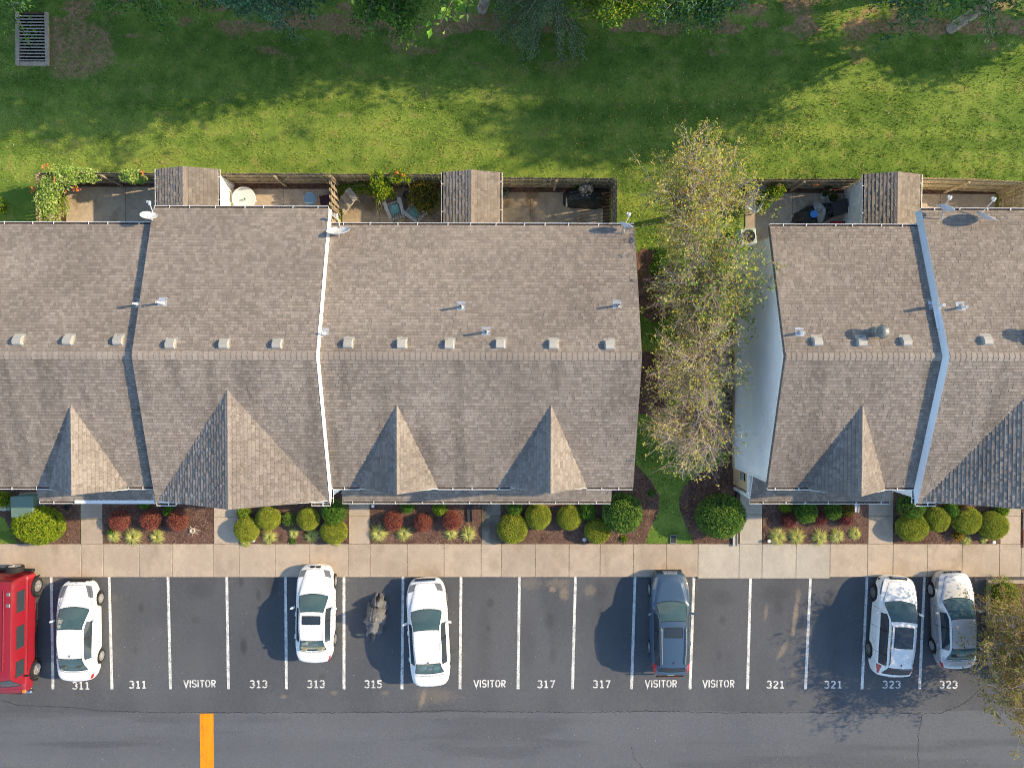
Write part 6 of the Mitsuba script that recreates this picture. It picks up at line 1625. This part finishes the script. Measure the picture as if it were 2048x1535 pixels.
# climbers on fences: leaves spread round a line of stems
def climber(name, label, pts, rad, n, cols, flowers, seed, ln=.11, cat_='climbing plant'):
    r = np.random.default_rng(seed)
    t = thing(name, label, cat_)
    Q = np.array([at(px, py, h) for px, py, h in pts])
    k = np.r_[0, np.cumsum(np.linalg.norm(np.diff(Q, axis=0), axis=1))]
    s = r.uniform(0, k[-1], n)
    P = np.stack([np.interp(s, k, Q[:, i]) for i in range(3)], 1)
    rr = np.interp(s, k, rad)
    P = P + unit(r, n) * (rr * r.random(n) ** .45)[:, None] * [1, 1, .75]
    keep = (meshkit.fbm(P * 2.4, 2, seed) > .36) & (P[:, 2] > G + .05)
    P = P[keep]; n = len(P)
    m_, c_ = leaf_mesh(P, unit(r, n) + [0, 0, -.1], np.tile([.2, .2, 1.0], (n, 1)) + unit(r, n) * .6, ln * r.uniform(.6, 1.3, n), ln * .5 * r.uniform(.7, 1.3, n), pick(r, cols, n, .25), seed)
    part(t, 'foliage', m_, M_LEAF, color=c_)
    st = []
    for q in range(7):
        o_ = r.normal(0, .10, (len(Q), 3)) * [1, 1, .5]
        st.append(tube(Q + o_, .014, 5))
    part(t, 'stem', cat(st), M_TWIG)
    for px, py, h in flowers:
        fl = []
        c = at(px, py, h)
        for q in range(5):
            d = unit(r, 1)[0] * [1, 1, .4] + [0, 0, .5]
            fl.append(hull(np.vstack([c, c + d * .10 + unit(r, 3) * .045])))
        part(t, 'flower', cat(fl), M_FLOWER)
M_FLOWER = mat('orange_flower', pr((.72, .22, .07), .7, .2))
M_YFLOWER = mat('yellow_flower', pr((.72, .48, .05), .7, .2))
VINE = [(0.264, 0.426, 0.071), (0.386, 0.548, 0.112), (0.173, 0.304, 0.061), (0.528, 0.629, 0.183), (0.609, 0.69, 0.304)]
climber('trumpet_vine', 'sprawling trumpet vine with orange flowers over the far left fence', [(100, 440, 1.5), (92, 410, 1.7), (98, 375, 1.9), (120, 355, 1.95), (150, 350, 1.9), (190, 352, 1.7)], [.48, .55, .58, .60, .48, .28], 5200, VINE, [(88, 334, 2.3), (95, 331, 2.3), (65, 383, 1.7), (66, 379, 1.9), (155, 379, 1.4), (148, 380, 1.4), (74, 366, 1.9), (152, 374, 1.5), (158, 379, 1.3), (134, 385, 1.3), (110, 360, 2.3)], 301, .105)
climber('trumpet_vine', 'smaller trumpet vine on the fence left of the left storage shed', [(248, 352, 1.8), (265, 352, 1.85), (285, 355, 1.6)], [.26, .36, .28], 1100, VINE, [(282, 361, 1.3), (286, 345, 1.9), (288, 348, 1.7), (281, 363, 1.2)], 302)
climber('trumpet_vine', 'narrow vine beside the sunlit end of the far left patio', [(127, 395, .5), (130, 410, .7), (128, 428, .8)], [.18, .22, .22], 520, BRIGHT + VINE, [], 303, .085)
climber('climbing_plant', 'bright yellow-green climber over the fence by the garden chairs', [(752, 352, 1.9), (758, 365, 1.5), (765, 385, .9), (780, 385, .7)], [.30, .45, .42, .35], 2400, BRIGHT + GRN + [(.35, .36, .03)], [], 304, .12)
climber('climbing_plant', 'long hanging shoot of the climber pointing at the left garden chair', [(755, 385, .9), (756, 405, .6), (759, 424, .4)], [.16, .12, .08], 260, BRIGHT, [], 305, .10)
climber('climbing_plant', 'low green climber along the foot of the fence by the plant stand', [(678, 380, .5), (700, 376, .6), (730, 376, .6), (748, 380, .5)], [.26, .26, .30, .30], 1300, GRN + BRIGHT, [], 306, .10)
climber('climbing_plant', 'orange and yellow flowering climber at the top of the fence', [(785, 354, 1.8), (800, 352, 1.8), (812, 360, 1.5)], [.28, .32, .28], 1100, GRN + BRIGHT + [(.6, .42, .04)], [(793, 349, 2.0), (797, 346, 2.0), (806, 352, 1.9)], 307, .11)
climber('climbing_plant', 'green climber in front of the dark fence beside the white bench', [(1520, 412, .6), (1537, 392, 1.0), (1555, 380, 1.2), (1562, 372, 1.3)], [.34, .42, .38, .24], 2100, BRIGHT + GRN + [(.3, .28, .03)], [], 308, .11)

# ------------------------------------------------------------------ trees
def limb(r, a, b, sag, n=7, wob=.06):
    s = np.linspace(0, 1, n)[:, None]
    L = np.linalg.norm(b - a)
    mid = np.array([0, 0, 1.0]) * sag * L
    P = a + (b - a) * s + mid * (s * (1 - s)) * 4 * .5
    P[1:-1] += r.normal(0, wob * L / 3, (n - 2, 3))
    return P
def tree(name, label, base, top, rad, crown_z, nl, nsub, ntw, leaf_p, nleaf, cols, ln, seed, trunk_r=.12, stems=1, group=None, wd=.5, clump=.22, twigm=None, droop=0.0, lean=(0, 0), leafm=None, zrad=None, twig_len=(.35, .8)):
    r = np.random.default_rng(seed)
    t = thing(name, label, 'tree', group)
    base = np.asarray(base, float)
    cen = np.array([base[0] + lean[0], base[1] + lean[1], crown_z])
    zr = zrad or (top - crown_z)
    tr, tw, tips = [], [], []
    for s_ in range(stems):
        b0 = base + np.r_[r.normal(0, .12, 2) if stems > 1 else [0, 0], 0]
        tip = cen + np.r_[r.normal(0, .25, 2) * rad[0], zr * .55]
        trunk = limb(r, b0, tip, .02, 9, .03)
        tr.append(tube(trunk, np.linspace(trunk_r, trunk_r * .22, 9) / (stems ** .5), 9))
        for i in range(nl // stems):
            f = r.uniform(.28, .95)
            a = np.array([np.interp(f, np.linspace(0, 1, 9), trunk[:, k]) for k in range(3)])
            d = unit(r, 1)[0]
            d[2] = d[2] * .75 + .12
            e = cen + d * [rad[0], rad[1], zr] * r.uniform(.72, 1.0)
            e[2] = max(e[2], base[2] + .9)
            L1 = limb(r, a, e, .10 - droop, 7, .07)
            r0 = trunk_r * .38 * (1 - .5 * f)
            tr.append(tube(L1, np.linspace(r0, .008, 7), 6))
            for j in range(nsub):
                g_ = r.uniform(.25, 1.0)
                a2 = np.array([np.interp(g_, np.linspace(0, 1, 7), L1[:, k]) for k in range(3)])
                d2 = (e - a) / np.linalg.norm(e - a) * .6 + unit(r, 1)[0] * .8
                l2 = r.uniform(.35, .95) * min(rad) * .52
                e2 = a2 + d2 * l2 + [0, 0, -droop * l2]
                L2 = limb(r, a2, e2, .06, 5, .08)
                tw.append(tube(L2, np.linspace(.012, .004, 5), 4, False))
                tips.append(e2)
                for k in range(ntw):
                    h_ = r.uniform(.3, 1.0)
                    a3 = np.array([np.interp(h_, np.linspace(0, 1, 5), L2[:, q]) for q in range(3)])
                    e3 = a3 + (d2 * .45 + unit(r, 1)[0] * .8) * r.uniform(*twig_len) * .8
                    m3 = (a3 + e3) / 2 + r.normal(0, .03, 3)
                    tw.append(tube([a3, m3, e3], [.006, .0045, .003], 3, False))
                    tips.append(e3)
    part(t, 'trunk', cat(tr), M_BARK)
    if tw: part(t, 'twigs', cat(tw), twigm or M_TWIG, kind='stuff')
    tips = np.array(tips)
    lp = leaf_p(tips) if callable(leaf_p) else np.full(len(tips), leaf_p)
    tips = tips[r.random(len(tips)) < lp]
    P = np.repeat(tips, nleaf, 0)
    n = len(P)
    P = P + unit(r, n) * (clump * r.random(n) ** .6)[:, None]
    D = unit(r, n) + [0, 0, -.25 - droop]
    cl = np.repeat(np.random.default_rng(seed + 1).uniform(.75, 1.2, (len(tips), 1)), nleaf, 0)
    m_, c_ = leaf_mesh(P, D, np.tile([.1, .05, 1.0], (n, 1)) + unit(r, n) * .7, ln * r.uniform(.6, 1.3, n), ln * wd * r.uniform(.7, 1.3, n), pick(r, cols, n, .2) * cl, seed)
    part(t, 'crown', m_, leafm or M_LEAF, color=c_)
    return t
SPARSE = [(.46, .50, .10), (.52, .52, .14), (.34, .43, .08), (.60, .54, .12), (.52, .52, .22), (.62, .44, .10)]
GAP = 'sparse trees in the gap between the two rows'
tree('bare_tree', 'sparse yellow-leaved tree at the lawn end of the gap, farthest back', (7.75, 6.9, G), 6.3, (2.05, 2.6), 4.5, 48, 11, 4, .62, 5, SPARSE, .12, 431, .13, 3, GAP, clump=.16)
tree('bare_tree', 'yellow-leaved tree beside the air conditioner, second from the lawn', (8.05, 3.6, G), 6.6, (2.0, 2.5), 4.5, 56, 12, 4, lambda p: np.clip(.40 + .17 * (p[:, 0] - 7.5), .30, .9), 5, SPARSE + GRN, .125, 402, .13, 3, GAP, clump=.18)
tree('bare_tree', 'almost leafless grey tree third from the lawn in the gap', (7.8, .3, G), 6.5, (1.75, 2.1), 4.5, 56, 15, 4, lambda p: np.clip(.30 + .06 * np.abs(p[:, 0] - 7.8), .2, .5), 4, SPARSE, .11, 403, .12, 3, GAP, clump=.15)
tree('bare_tree', 'almost leafless tree nearest the sidewalk in the gap', (7.65, -2.45, G), 6.0, (1.7, 1.75), 4.2, 54, 15, 4, .22, 4, SPARSE, .11, 404, .12, 3, GAP, clump=.14)
# under-storey along the grey wall
bush('green_shrub', 'leafy dark shrub at the foot of the grey gable wall under the trees', 1425, 655, 70, .9, GRN + HOLLY, 1800, .10, .04, 411, bump=.3, depth=.5, ratio=2.2)
bush('green_shrub', 'low olive shrub near the front of the grey gable wall under the trees', 1428, 800, 60, .8, GRN + HOLLY + SPARSE, 1500, .10, .04, 412, bump=.3, depth=.5, ratio=1.9)
# autumn tree at the planting island
AUT = [(.34, .25, .07), (.40, .27, .11), (.27, .26, .055), (.42, .26, .12), (.27, .30, .06)]
tree('autumn_tree', 'bronze-leaved tree over the planting island at the right edge', (22.7, -12.5, .1), 4.7, (2.6, 3.1), 3.0, 60, 10, 3, .62, 10, AUT, .13, 421, .14, 2, None, clump=.24)
bush('green_shrub', 'bright green shrub at the top corner of the planting island', 2006, 1185, 66, .9, BRIGHT + GRN + AUT, 2600, .085, .038, 422, bump=.45, depth=.6, z0=.1)
bush('green_shrub', 'olive shrub in the planting island under the bronze-leaved tree', 2018, 1262, 84, 1.3, AUT + AUT + GRN, 3600, .09, .04, 423, bump=.25, depth=.4, z0=.1, ratio=1.3)
bush('green_shrub', 'bronze-green shrub at the right side of the planting island', 2050, 1300, 90, 1.6, AUT + AUT + BRIGHT, 4200, .10, .045, 425, bump=.3, depth=.4, z0=.1, ratio=1.2)
bush('green_shrub', 'bright shrub at the lower corner of the planting island', 2040, 1345, 46, .7, BRIGHT + AUT, 1800, .08, .035, 424, bump=.25, depth=.4, z0=.1)

# tree line north of the lawn; its lower boughs reach into the picture and its shade falls on the grass
DARK = [(0.09, 0.19, 0.056), (0.128, 0.255, 0.071), (0.178, 0.32, 0.076), (0.071, 0.153, 0.056)]
BLUEG = [(0.102, 0.218, 0.128), (0.141, 0.281, 0.153), (0.204, 0.357, 0.178), (0.076, 0.153, 0.102)]
CON = [(0.143, 0.262, 0.13), (0.238, 0.357, 0.167), (0.381, 0.476, 0.238), (0.106, 0.19, 0.106), (0.571, 0.619, 0.309)]
LIME = [(0.336, 0.42, 0.042), (0.448, 0.476, 0.056), (0.252, 0.35, 0.042)]
LINE = 'trees along the far side of the lawn'
def bough_tree(label, X, Y, top, rad, cz, cols, seed, nl=44, nleaf=17, ln=.16, zr=None, wd=.5, clump=.42, p=1.0, nsub=9, leafm=None, droop=.0, name='broadleaf_tree'):
    return tree(name, label, (X, Y, G), top, rad, cz, nl, nsub, 3, p, nleaf, cols, ln, seed, .22, 1, LINE, clump=clump, zrad=zr, wd=wd, leafm=leafm, droop=droop, twig_len=(.3, .7))
LINE_TREES = [
    # label, X, Y, top, (rx, ry), crown z, colours, zr
    ('dark leafy tree at the top left corner by the storm drain', -21.2, 17.6, 7.0, (4.2, 3.4), 4.0, DARK, 2.9),
    ('dark leafy tree right of the storm drain corner', -14.6, 17.9, 7.6, (3.2, 3.5), 4.2, DARK + GRN, 3.2),
    ('bluish green tree at the top edge, left of the hanging bough', -9.9, 17.0, 7.0, (2.4, 3.0), 4.0, BLUEG, 2.9),
    ('tree with a drooping green bough above the bare earth path', -4.9, 16.45, 6.6, (1.3, 3.0), 3.8, GRN + DARK, 2.6),
    ('lime green tree right of the conifer at the top edge', 4.3, 16.7, 8.0, (1.9, 2.6), 4.6, LIME + GRN, 3.0),
    ('pale green tree at the top edge, right of centre', 8.3, 16.9, 6.4, (2.4, 2.9), 3.8, BLUEG + GRN, 2.6),
    ('bluish tree with boughs at the top right', 17.6, 17.3, 7.6, (3.4, 3.4), 4.3, BLUEG + DARK, 3.0),
]
for i, (lab, X, Y, top, rad, cz, cols, zr) in enumerate(LINE_TREES):
    bough_tree(lab, X, Y, top, rad, cz, cols, 500 + i, zr=zr)
# tall crowns behind them, out of the picture, whose shade lies across the lawn
ORD = ['first', 'second', 'third', 'fourth', 'fifth', 'sixth', 'seventh', 'eighth and smallest']
for i, (X, Y, cz, rad) in enumerate(((-6.2, 16.7, 9.6, 3.7), (-1.2, 16.6, 9.6, 3.7), (3.0, 18.5, 9.2, 3.5), (7.2, 18.9, 9.2, 3.6), (11.9, 19.9, 9.2, 3.7), (20.6, 15.8, 9.6, 3.9), (24.6, 16.2, 9.6, 3.5), (29.4, 16.9, 5.6, 1.5))):
    tree('broadleaf_tree', ORD[i] + ' tall dense tree of the far row, counted from the left', (X, Y, G), cz + 3.9, (rad, rad), cz, 34, 8, 2, 1.0, 12, DARK + GRN, .30, 560 + i, .25, 1, 'tall trees whose shade lies on the lawn', clump=.55, zrad=2.6 if X == 20.6 else 3.6 if cz > 6 else 2.0, twig_len=(.4, .9))
# conifer with hanging boughs
def conifer(label, X, Y, top, seed):
    r = np.random.default_rng(seed)
    t = thing('conifer_tree', label, 'tree', LINE)
    part(t, 'trunk', tube([[X, Y, G], [X + .05, Y, top * .5], [X, Y, top]], [.2, .13, .02], 10), M_BARK)
    tw, P, D = [], [], []
    for i in range(170):
        z = .8 + (top - 1.0) * r.random() ** 1.25
        R_ = (top - z) / top * 3.5 + .25
        a = r.uniform(0, 6.2832)
        ln = R_ * r.uniform(.75, 1.0)
        d = np.array([math.cos(a), math.sin(a), 0])
        s = np.linspace(0, 1, 9)[:, None]
        B = np.array([X, Y, z]) + d * ln * s + np.array([0, 0, 1.0]) * (.16 * ln * s - .46 * ln * s ** 2)
        tw.append(tube(B, np.linspace(.03, .006, 9), 5, False))
        for k in range(int(26 * ln)):
            f = r.uniform(.15, 1) ** .8
            p = np.array([np.interp(f, s[:, 0], B[:, q]) for q in range(3)])
            sd = np.cross(d, [0, 0, 1]) * r.choice([-1, 1])
            dd = d * .75 + sd * r.uniform(.3, .9) + [0, 0, -.35]
            L2 = (.16 + .42 * (1 - f)) * r.uniform(.6, 1.2)
            m = 12
            q = r.random(m)[:, None]
            P.append(p + dd * L2 * q); D.append(np.tile(dd, (m, 1)) * .6 + unit(r, m) * .55)
    P, D = np.vstack(P), np.vstack(D)
    n = len(P)
    tipness = np.clip(np.linalg.norm(P[:, :2] - [X, Y], axis=1) / ((top - P[:, 2]) / top * 3.5 + .25), 0, 1)
    c = np.where((r.random(n) < tipness ** 2 * .6)[:, None], pick(r, [(.40, .48, .20), (.50, .54, .27)], n), pick(r, CON[:2] + CON[3:4], n))  # paler colours painted on the tips stand in for sunlight
    m_, c_ = leaf_mesh(P, D, unit(r, n) * .5 + [0, 0, 1], .085 * r.uniform(.7, 1.3, n), .026 * r.uniform(.7, 1.3, n), c, seed)
    part(t, 'boughs', cat(tw), M_BARK, kind='stuff')
    part(t, 'needles', m_, M_LEAF, color=c_, kind='stuff')
conifer('blue-green conifer with hanging sunlit boughs at the top middle', 1.9, 17.0, 9.0, 520)
# overhanging branches of trees outside the frame, kept with the ones beside them
fence_ = None
